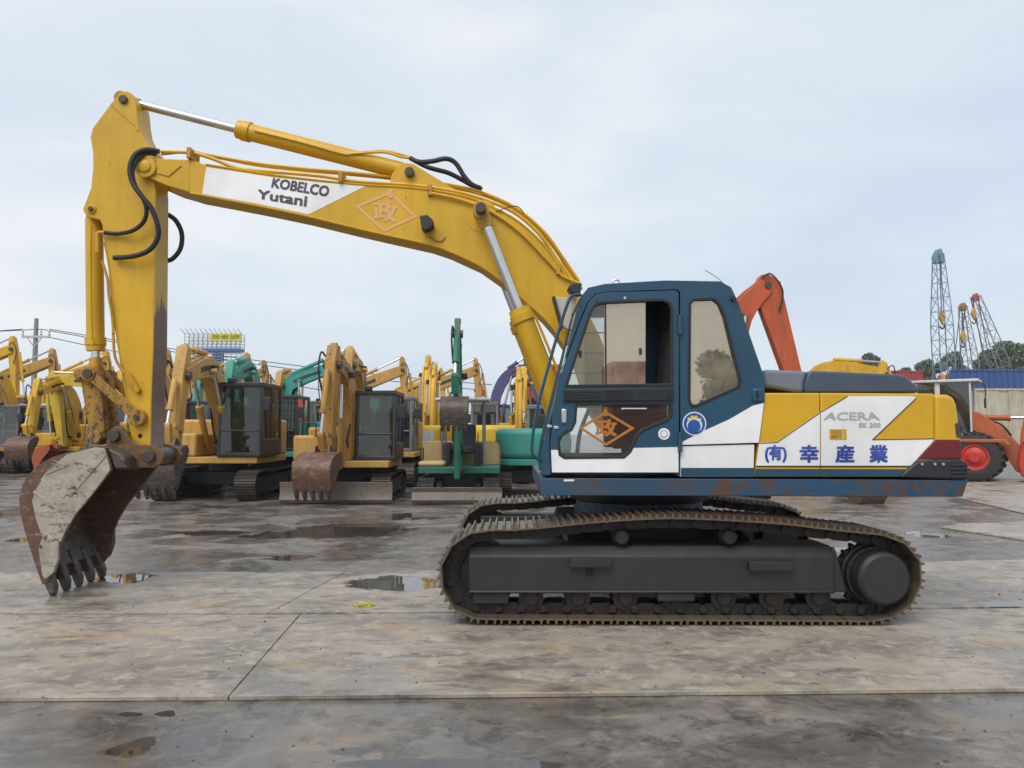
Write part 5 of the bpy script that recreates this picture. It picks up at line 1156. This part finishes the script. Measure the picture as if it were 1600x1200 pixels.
# ---- wheel loader at the right
def loader():
    D = 25.6; c = P(1530, 715, D - .9); c = P(1524, 712, D); root = empty('wheel_loader', (c.x - .69, D + 1.64, -.03), R(-35)); tag(root, 'orange wheel loader with white cab and red bucket at the right edge', 'wheel loader')
    wr = .80
    for x in (-1.5, 1.5):
        for sy in (-1, 1):
            y = sy * .95; m = MB()
            m.rings((x, y - .28, wr), (x, y + .28, wr), [(.2, .42), (.02, .43), (0, .5), (.02, .68), (.06, .77), (.14, wr), (.42, wr), (.50, .77), (.54, .68), (.56, .5), (.54, .43), (.36, .42), (.2, .42)], n=40, caps=False)
            for i in range(22):
                for side in (-1, 1):
                    t = 2 * math.pi * (i + .25 * side) / 22; p = Vector((x + (wr + .012) * math.cos(t), y + side * .14, wr + (wr + .012) * math.sin(t)))
                    t2 = t + .10 * side; q = Vector((x + (wr + .005) * math.cos(t2), y + side * .27, wr + (wr + .005) * math.sin(t2)))
                    m.beam(p, q, .085, .05)
            tyre = m.build('tyre', 'tyre_rubber', root, smooth=True)
            MB().rings((x, y - .30, wr), (x, y + .30, wr), [(.0, .10), (.0, .16), (.03, .18), (.10, .33), (.06, .37), (.05, .43), (.30, .43), (.55, .43), (.54, .37), (.50, .33), (.57, .18), (.6, .16), (.6, .1)], n=32).build('wheel_rim', 'red', tyre, smooth=True)
    m = MB(); m.prism([(-2.9, .75), (-.3, .75), (-.3, 1.35), (-1.0, 1.9), (-2.7, 1.85), (-2.95, 1.6)], -.75, .75); m.build('engine_body', 'loader_orange', root, bevel=.05, seg=3)
    m = MB(); m.prism([(.1, .6), (2.0, .6), (2.2, 1.1), (1.2, 1.55), (.5, 1.7), (.1, 1.4)], -.5, .5); m.build('front_frame', 'loader_orange', root, bevel=.03)
    for sy in (-1, 1): MB().prism([(.75, 1.40), (2.35, 1.40), (2.5, 1.25), (2.5, 1.15), (2.3, 1.28), (.75, 1.3)], sy * .95 - .3, sy * .95 + .3 if sy > 0 else -.80).build('mudguard', 'loader_orange', root, bevel=.02)
    # cab
    x0, x1, z0, z1 = -.25, 1.45, 1.55, 3.42; m = MB()
    for x, w in ((x0, .07), (x0 + .6, .16), (x1 - .08, .07)):
        for y in (-.72, .66): m.box(x, x + w, y, y + .06, z0, z1 - .08)
    m.box(x0 - .02, x1 + .02, -.74, .74, z0 - .1, z0); m.box(x0 - .1, x1 + .22, -.80, .80, z1 - .09, z1)
    m.box(x0, x0 + .65, -.73, -.69, z0, z0 + .35)
    cb = m.build('cab', 'cab_white', root, bevel=.02)
    for xa, xb in ((x0 + .07, x0 + .6), (x0 + .76, x1 - .07)):
        for y in (-.70, .70): MB().box(xa, xb, y - .004, y + .004, z0, z1 - .09).build('side_pane', 'bg_glass', cb)
    MB().box(x1 - .05, x1 - .042, -.66, .66, z0, z1 - .09).build('windscreen', 'bg_glass', cb)
    MB().box(x0 + .4, x0 + .8, -.25, .25, z0 + .25, z0 + .4).build('seat', 'seat_cloth', cb, bevel=.04); MB().box(x0 + .3, x0 + .43, -.25, .25, z0 + .3, z0 + 1.05).build('seat_back', 'seat_cloth', cb, bevel=.05)
    MB().tube([(x0 + 1.45, 0, z0), (x0 + 1.27, 0, z0 + .55)], .03, 8, 1).build('steering_column', 'black_plastic', cb)
    MB().rings((x0 + .85, -.4, z1), (x0 + .85, -.4, z1 + .2), [(0, .09), (.03, .09), (.04, .075), (.18, .07), (.2, .05)], n=16).build('beacon', 'beacon_orange', cb, smooth=True)
    MB().tube([(x1 + .1, -.85, z1 - .15), (x1 + .38, -.95, z1 - .2), (x1 + .40, -.95, z1 - .7)], .018, 8, 4).build('mirror_bracket', 'black_plastic', cb); MB().box(x1 + .36, x1 + .42, -1.06, -.84, z1 - 1.0, z1 - .68).build('mirror', 'black_plastic', cb, bevel=.02)
    MB().tube([(.65, -.6, 1.45), (.85, -.75, 1.75), (1.2, -.75, 1.8), (1.45, -.7, 1.5)], .02, 8, 4).build('handrail', 'black_plastic', root)
    # lift arms, tilt ram, bucket
    for y in (-.62, .46): MB().prism([(1.05, 2.05), (1.3, 2.35), (1.6, 2.3), (2.3, 1.75), (2.85, .95), (3.05, .4), (2.9, .2), (2.6, .35), (2.3, .95), (1.8, 1.5), (1.2, 1.8)], y, y + .16).build('lift_arm', 'loader_orange', root, bevel=.02)
    MB().prism([(.9, 1.3), (1.0, 2.1), (1.45, 2.2), (1.7, 1.4)], -.42, .42).build('arm_tower', 'loader_orange', root, bevel=.03)
    rm = MB().rings((1.45, 0, 2.12), (3.0, 0, 2.1), [(0, .06), (.02, .1), (.95, .1), (.96, .12), (1.05, .12), (1.05, .05)], n=16).build('tilt_ram', 'loader_orange', root, smooth=True); MB().cyl((2.4, 0, 2.107), (3.0, 0, 2.1), .05, n=12).build('piston_rod', 'chrome', rm)
    MB().prism([(2.9, 2.25), (3.1, 2.2), (3.15, 1.5), (2.95, .7), (2.7, .7), (2.75, 1.5)], -.12, .12).build('tilt_lever', 'loader_orange', root, bevel=.02)
    for y in (-.3, .25): MB().tube([(1.3, y, 1.7), (1.7, y * 1.3, 2.0), (2.2, y, 1.9), (2.5, y, 1.5)], .028, 8, 5).build('hose', 'rubber', root, smooth=True)
    pr = [(2.85, 1.35), (2.72, 1.0), (2.68, .6), (2.76, .25), (2.95, .07), (3.9, .03)]
    m = MB(); m.prism(pr + [(3.9, .07), (2.98, .12), (2.81, .28), (2.74, .6), (2.78, .98), (2.9, 1.33)], -1.35, 1.35)
    for y in (-1.35, 1.32): m.prism(pr + [(3.75, .35), (3.35, 1.25)], y, y + .03)
    m.build('bucket', 'red', root, bevel=.01)
    return root
plain('tyre_rubber', (0.035, 0.032, 0.03), 0.85, vary=0.4, scale=12)
plain('beacon_orange', (0.75, 0.16, 0.02), 0.3)
loader()

# ---- lattice cranes far right
plain('lattice_grey', (0.19, 0.20, 0.22), 0.6); plain('lattice_blue', (0.15, 0.25, 0.30), 0.6); plain('hook_yellow', (0.5, 0.28, 0.03), 0.5); plain('rope', (0.06, 0.06, 0.065), 0.7)  # lattice grey lightened to put distance haze into the colour
def crane(label, foot_px, tip_px, D, wpx, mat, hook=None, tipmat=None, stays=True):
    f = P(*foot_px, D); t = P(*tip_px, D); w = wpx / 1200 * D
    root = empty('lattice_crane', (f.x, D, -.03)); tag(root, label, 'crane', 'lattice cranes at the back of the yard')
    f = Vector((0, 0, 2.2)); t = t - Vector((root.location.x, D, -.03)); f.x = 0
    d = (t - f); L = d.length; d.normalize(); a = Vector((0, 1, 0)); b = d.cross(a).normalized()
    n = int(L / (w * .95)); m = MB()
    def corner(s_, i):
        k = (.35 + .65 * min(1, s_ / .12)) * (1 if s_ < .6 else 1 - (s_ - .6) / .4 * .5)
        return f + d * (L * s_) + a * (w / 2 * k * (1, 1, -1, -1)[i]) + b * (w / 2 * k * (1, -1, -1, 1)[i])
    for i in range(n):
        s0, s1 = i / n, (i + 1) / n
        for c in range(4):
            m.beam(corner(s0, c), corner(s1, c), .085); m.beam(corner(s1, c), corner(s1, (c + 1) % 4), .045)
            m.beam(corner(s0, c) if i % 2 else corner(s0, (c + 1) % 4), corner(s1, (c + 1) % 4) if i % 2 else corner(s1, c), .045)
    bm = m.build('lattice_boom', mat, root)
    hk = 1.0 if not stays else .62
    MB().prism([(t.x + hk * a_, t.z + hk * c_) for a_, c_ in ((-.5, -.9), (.45, -.9), (.5, -.2), (.15, .6), (-.2, .5), (-.55, -.2))], -.35, .35).build('boom_head', tipmat or mat, bm, bevel=.05)
    if hook:
        h = P(*hook, D) - Vector((root.location.x, D, -.03))
        MB().cyl((h.x, -.4, h.z + .5), (h.x, -.4, t.z - .2), .05, n=6).build('hoist_rope', 'rope', root)
        hb = MB().prism([(h.x - .35, h.z), (h.x, h.z + .7), (h.x + .35, h.z), (h.x, h.z - .8)], -.6, -.25).build('hook_block', 'hook_yellow', root, bevel=.05)
        MB().tube([(h.x, -.42, h.z - .7), (h.x + .25, -.42, h.z - 1.0), (h.x, -.42, h.z - 1.3), (h.x - .25, -.42, h.z - 1.05)], .08, 8, 4).build('hook', 'pin_steel', hb)
    if stays:
        for y in (-.5, .5): MB().cyl((t.x, y, t.z - .3), (-3.0, y, 4.5), .05, n=6).build('stay_rope', 'rope', root)
    m = MB(); m.box(-4, 1.5, -1.5, 1.5, 1.2, 3.2); m.build('crane_house', mat, root, bevel=.1)
    for y in (-2.0, 1.2): MB().prism(stadium(6.0, 1.1), y, y + .8).build('track', 'bg_track', root)
crane('tall pale blue lattice crane boom standing upright', (1478, 610), (1466, 398), 78, 23, 'lattice_blue', hook=(1468, 495), stays=False)
crane('dark lattice crane boom with yellow hook block, middle of the three', (1526, 590), (1504, 478), 88, 17, 'lattice_grey', hook=(1501, 526), tipmat='link_worn')
crane('dark lattice crane leaning left from the right edge with red tip', (1592, 590), (1524, 463), 92, 20, 'lattice_grey', hook=(1518, 490), tipmat='red')

# ---- back of the yard, right: blue sheeting, pale wall, containers
paint('sheet_blue', (0.03, 0.085, 0.27), chip=0.0, dirt=0.2, rough=0.5); paint('wall_beige', (0.50, 0.45, 0.34), chip=0.02, dirt=0.35, rough=0.7); paint('container_red', (0.42, 0.05, 0.045), chip=0.08, dirt=0.3, rough=0.5)
def ribbed(name, label, cat, u0, u1, v0, v1, D, mat, depth=2.4, pitch=.28, rib=.05):
    a, b = P(u0, v1, D), P(u1, v0, D); root = empty(name, ((a.x + b.x) / 2, D, -.03)); tag(root, label, cat)
    w = b.x - a.x; h = b.z + .03; z0 = 0.0
    MB().box(-w / 2, w / 2, .0, depth, z0, h).build('wall_core', mat, root)
    n = int(w / pitch)
    me = MB().box(-pitch * .28, pitch * .28, -rib, .01, z0 + .1, h - .08).mesh('corrugation')
    for i in range(min(n, 220)): link_obj('corrugation', me, mat, root, loc=(-w / 2 + (i + .5) * w / n, 0, 0))
    MB().box(-w / 2 - .05, w / 2 + .05, -rib - .04, depth, h - .1, h + .05).build('top_rail', mat, root)
    return root
ribbed('sheet_wall', 'bright blue corrugated sheet wall behind the loader', 'wall', 1496, 1720, 578, 640, 62, 'sheet_blue', 1.0, .5)
ribbed('yard_wall', 'low beige panel wall below the blue sheeting', 'wall', 1500, 1740, 608, 660, 56, 'wall_beige', .3, 1.6, .06)
ribbed('container', 'red shipping container between loader cab and blue hood', 'container', 1396, 1442, 580, 640, 70, 'container_red')
ribbed('container', 'red container standing behind the purple boom', 'container', 812, 880, 571, 660, 42, 'container_red')
ribbed('container', 'dark red container low behind the left booms', 'container', 395, 446, 612, 660, 60, 'container_red')
ribbed('container', 'dark red container far behind the tan excavator', 'container', 190, 330, 610, 660, 66, 'container_red')

# ---- utility pole, wires, billboard
plain('concrete', (0.26, 0.25, 0.24), 0.85); plain('steel_grey', (0.45, 0.47, 0.49), 0.5, 0.3); plain('sign_blue', (0.04, 0.13, 0.33), 0.5); plain('sign_yellow', (0.62, 0.55, 0.03), 0.5); plain('sign_ink', (0.10, 0.10, 0.03), 0.6)
D = 52; p = P(57, 497, D)
pole = empty('utility_pole', (p.x, D, -.03)); tag(pole, 'grey concrete utility pole with cross-arm at the left', 'utility pole')
MB().rings((0, 0, 0), (0, 0, p.z), [(0, .24), (p.z, .13)], n=16).build('pole_shaft', 'concrete', pole, smooth=True)
MB().box(-.85, 1.05, -.2, -.08, p.z - 1.35, p.z - 1.2).build('cross_arm', 'steel_grey', pole)
for x in (-.8, .45, 1.0): MB().rings((x, -.14, p.z - 1.2), (x, -.14, p.z - .75), [(0, .04), (.1, .08), (.2, .05), (.3, .08), (.45, .03)], n=10).build('insulator', 'cab_white', pole)
for x in (-.5, .5): MB().beam((x, -.14, p.z - 1.3), (0, -.14, p.z - 2.0), .05).build('brace', 'steel_grey', pole)
for k, (x, z, dx, dz) in enumerate(((-.8, p.z - .75, -30, -.2), (.45, p.z - .75, -31, .3), (.45, p.z - .75, 30, -4.0), (1.0, p.z - .75, 30, -3.6), (1.0, p.z - 1.3, 30, -5.2))):
    MB().tube([(x + dx * t, -.14 + 3 * t, z + dz * t - 3.0 * t * (1 - t) * .5) for t in [i / 12 for i in range(13)]], .028, 6, 1).build('power_line', 'rope', pole)
D = 62; a, b = P(288, 546, D), P(377, 521, D); cx = P(334, 600, D).x
bb = empty('billboard', (cx, D, -.03)); tag(bb, 'empty billboard frame on a blue column with a yellow number strip', 'billboard')
xl, xr = a.x - cx, b.x - cx
m = MB(); nx, nz = 12, 5
for i in range(nx + 1):
    x = xl + (xr - xl) * i / nx; m.beam((x, 0, a.z), (x, 0, b.z), .05); m.beam((x, 0, b.z), (x - .1, -.6, b.z + .35), .035); m.beam((x, 0, a.z), (x, 0, a.z - 2.6), .05); m.beam((x, .8, a.z), (x, .8, b.z), .05)
for j in range(-6, nz + 1):
    z = a.z + (b.z - a.z) * j / nz; m.beam((xl, 0, z), (xr, 0, z), .05); m.beam((xl, .8, z), (xr, .8, z), .05)
for i in range(nx):
    x = xl + (xr - xl) * i / nx; x2 = xl + (xr - xl) * (i + 1) / nx; m.beam((x, 0, a.z), (x2, .8, a.z + 1), .03); m.beam((x, .8, a.z + 1.2), (x2, 0, b.z), .03)
m.build('lattice_frame', 'steel_grey', bb)
MB().box(xl, xr, -.1, .9, a.z - .15, a.z + .1).build('walkway', 'sign_blue', bb)
MB().cyl((.15, .4, 0), (.15, .4, a.z), .45, n=20).build('column', 'sign_blue', bb, smooth=True)
q0, q1 = P(329, 532, D), P(377, 521, D)
MB().box(q0.x - cx, q1.x - cx, -.12, -.06, q0.z, q1.z).build('number_strip', 'sign_yellow', bb)
tx = lettering('090 484 5699', [(332, 523), (374, 523), (374, 530), (332, 530)], D - .13, 'sign_ink', 'lettering', bb, bold=.01)
tx.matrix_parent_inverse = Matrix.Translation(-bb.location)

# ---- trees
def leaf_mat(name, c0, c1):
    m, n, l, out = nodes_of(name); b = n.new('ShaderNodeBsdfPrincipled'); l.new(b.outputs[0], out.inputs[0])
    g = n.new('ShaderNodeNewGeometry'); o = noise(n, l, g.outputs['Position'], .8, 4)
    l.new(mixc(n, l, ramp(n, l, o, .35, .65), c0, c1), b.inputs['Base Color']); b.inputs['Roughness'].default_value = .6
leaf_mat('leaf_green', (0.09, 0.125, 0.06), (0.15, 0.19, 0.10)); leaf_mat('leaf_olive', (0.10, 0.115, 0.075), (0.16, 0.17, 0.12)); leaf_mat('leaf_dark', (0.03, 0.085, 0.045), (0.06, 0.13, 0.07)); plain('bark', (0.09, 0.07, 0.05), 0.9)  # green and olive leaves lightened: distance haze put into the colour
def tree(label, loc, H, rx, rz_, mat, n=5200, seed=1, leaf=.36, group='trees beyond the yard'):
    rnd = random.Random(seed); root = empty('tree', (loc[0], loc[1], -.03)); tag(root, label, 'tree', group)
    cz = H - rz_; tr = MB(); tr.cyl((0, 0, 0), (0, 0, cz), H * .028, H * .014, n=10)
    blobs = []
    for i in range(13):
        a = rnd.uniform(0, 6.28); r = rnd.uniform(.25, .8); z = rnd.uniform(-.7, .8)
        c = Vector((math.cos(a) * r * rx, math.sin(a) * r * rx, cz + z * rz_)); blobs.append((c, rnd.uniform(.25, .45) * rx))
        tr.cyl((0, 0, cz * rnd.uniform(.55, .95)), c, H * .008, H * .003, n=6)
    tr.build('trunk', 'bark', root, smooth=True)
    v, f = [], []
    for i in range(n):
        c, r = rnd.choice(blobs); d = Vector((rnd.gauss(0, 1), rnd.gauss(0, 1), rnd.gauss(0, 1))).normalized() * r * rnd.uniform(.45, 1.1); d.z *= .8
        p = c + d; q = Vector((rnd.gauss(0, 1), rnd.gauss(0, 1), rnd.gauss(0, 1))).normalized(); e = q.orthogonal().normalized() * leaf * rnd.uniform(.5, 1); g_ = q.cross(e).normalized() * leaf * rnd.uniform(.4, .8)
        k = len(v); v += [p - e, p - g_ * .7, p + e, p + g_ * .7]; f.append((k, k + 1, k + 2, k + 3))
    me = bpy.data.meshes.new('crown'); me.from_pydata([tuple(p) for p in v], [], f); link_obj('crown', me, mat, root)
for k, (u, vtop, D, rpx, mat, lab) in enumerate(((1356, 552, 120, 20, 'leaf_olive', 'small tree behind the yellow folded boom'), (1455, 562, 112, 20, 'leaf_green', 'tree left of the upright blue crane'), (1490, 550, 118, 26, 'leaf_olive', 'olive tree between the crane booms'),
                                             (1545, 548, 108, 30, 'leaf_green', 'green tree behind the middle crane'), (1580, 530, 104, 36, 'leaf_green', 'broad green tree at the right edge'), (1625, 535, 110, 40, 'leaf_olive', 'tree cut off by the right edge'), (1410, 572, 125, 16, 'leaf_olive', 'low bushy tree above the red container'))):
    p = P(u, vtop, D); tree(lab, (p.x, D), p.z, rpx / 1200 * D, min(p.z * .42, rpx / 1200 * D * 1.1), mat, seed=k + 3)

# ---- air: a thin even haze over the whole yard
hz_m = bpy.data.materials.new('haze_air'); hz_m.use_nodes = True
for x in list(hz_m.node_tree.nodes): hz_m.node_tree.nodes.remove(x)
ho = hz_m.node_tree.nodes.new('ShaderNodeOutputMaterial'); hv = hz_m.node_tree.nodes.new('ShaderNodeVolumePrincipled')
hv.inputs['Color'].default_value = (0.86, 0.91, 0.97, 1); hv.inputs['Density'].default_value = 0.0006; hv.inputs['Anisotropy'].default_value = 0.0
hz_m.node_tree.links.new(hv.outputs[0], ho.inputs['Volume']); MATS['haze_air'] = hz_m
tag(MB().box(-330, 330, -70, 450, -1.6, 26).build('haze', 'haze_air'), 'thin pale haze hanging over the yard', 'haze', kind='stuff')

# ---- behind the camera: what the cab's mirror glass looks at
def box_container(label, x, y, w, d, h):
    root = empty('container', (x, y, -.03)); tag(root, label, 'container')
    MB().box(-w / 2, w / 2, -d / 2, d / 2, .1, h).build('wall_core', 'container_red', root)
    me = MB().box(-.07, .07, 0, .05, .2, h - .15).mesh('corrugation'); n = int(w / .28)
    for i in range(n): link_obj('corrugation', me, 'container_red', root, loc=(-w / 2 + (i + .5) * w / n, d / 2, 0))
box_container('red container behind the photographer, showing in the cab side glass', 3.9, -11.5, 1.7, 2.4, 3.8)
tree('green tree behind the photographer, showing in the rear cab glass', (7.3, -10.5), 5.8, 1.9, 2.7, 'leaf_dark', 9000, 77, .15)
# ---- small things on the ground
c = GP(1370, 790, -.03); lb = empty('spare_bucket', (c.x, c.y + .45, -.03), R(20)); tag(lb, 'rusty spare digging bucket on the ground under the tail', 'bucket')
bg_bucket(lb, (-.45, .82), .72, R(-25), .72, 0.0, 'bucket_rust', 4)
plain('rag_yellow', (0.42, 0.36, 0.08), 0.9, vary=.4, scale=30)
c = GP(570, 946, .004); rg = MB(); rnd = random.Random(4)
bm = bmesh.new(); bmesh.ops.create_icosphere(bm, subdivisions=3, radius=1)
for v in bm.verts:
    k = 1 + rnd.uniform(-.25, .25); v.co = Vector((v.co.x * .085 * k, v.co.y * .05 * k, max(-.2, v.co.z) * .028 * k + .006))
me = bpy.data.meshes.new('crumpled_rag'); bm.to_mesh(me); bm.free()
tag(link_obj('crumpled_rag', me, 'rag_yellow', None, loc=(c.x, c.y, .002)), 'small crumpled yellow rag lying on the plates', 'rag')
plain('grit', (0.07, 0.06, 0.05), 0.9, vary=.5, scale=20)
gv = MB(); rnd = random.Random(11)
for i in range(520):
    y = 3.2 + 13 * rnd.random() ** 1.6; x = rnd.uniform(-.75, .75) * y; r = rnd.uniform(.003, .011) * (1.6 if rnd.random() < .06 else 1)
    on = 4.6 < y < 9.0
    z = .0 if on else -.03
    pts = [Vector((rnd.uniform(.6, 1.2) * r * math.cos(t), rnd.uniform(.6, 1.2) * r * math.sin(t), 0)) for t in (0, 1.25, 2.5, 3.8, 5.0)]
    gv.add([(x + p.x, y + p.y, z + .001) for p in pts] + [(x + rnd.uniform(-.2, .2) * r, y, z + r * .8)], [(0, 1, 5), (1, 2, 5), (2, 3, 5), (3, 4, 5), (4, 0, 5)])
tag(gv.build('grit', 'grit'), 'loose grit and small stones scattered over the yard', 'grit', kind='stuff')
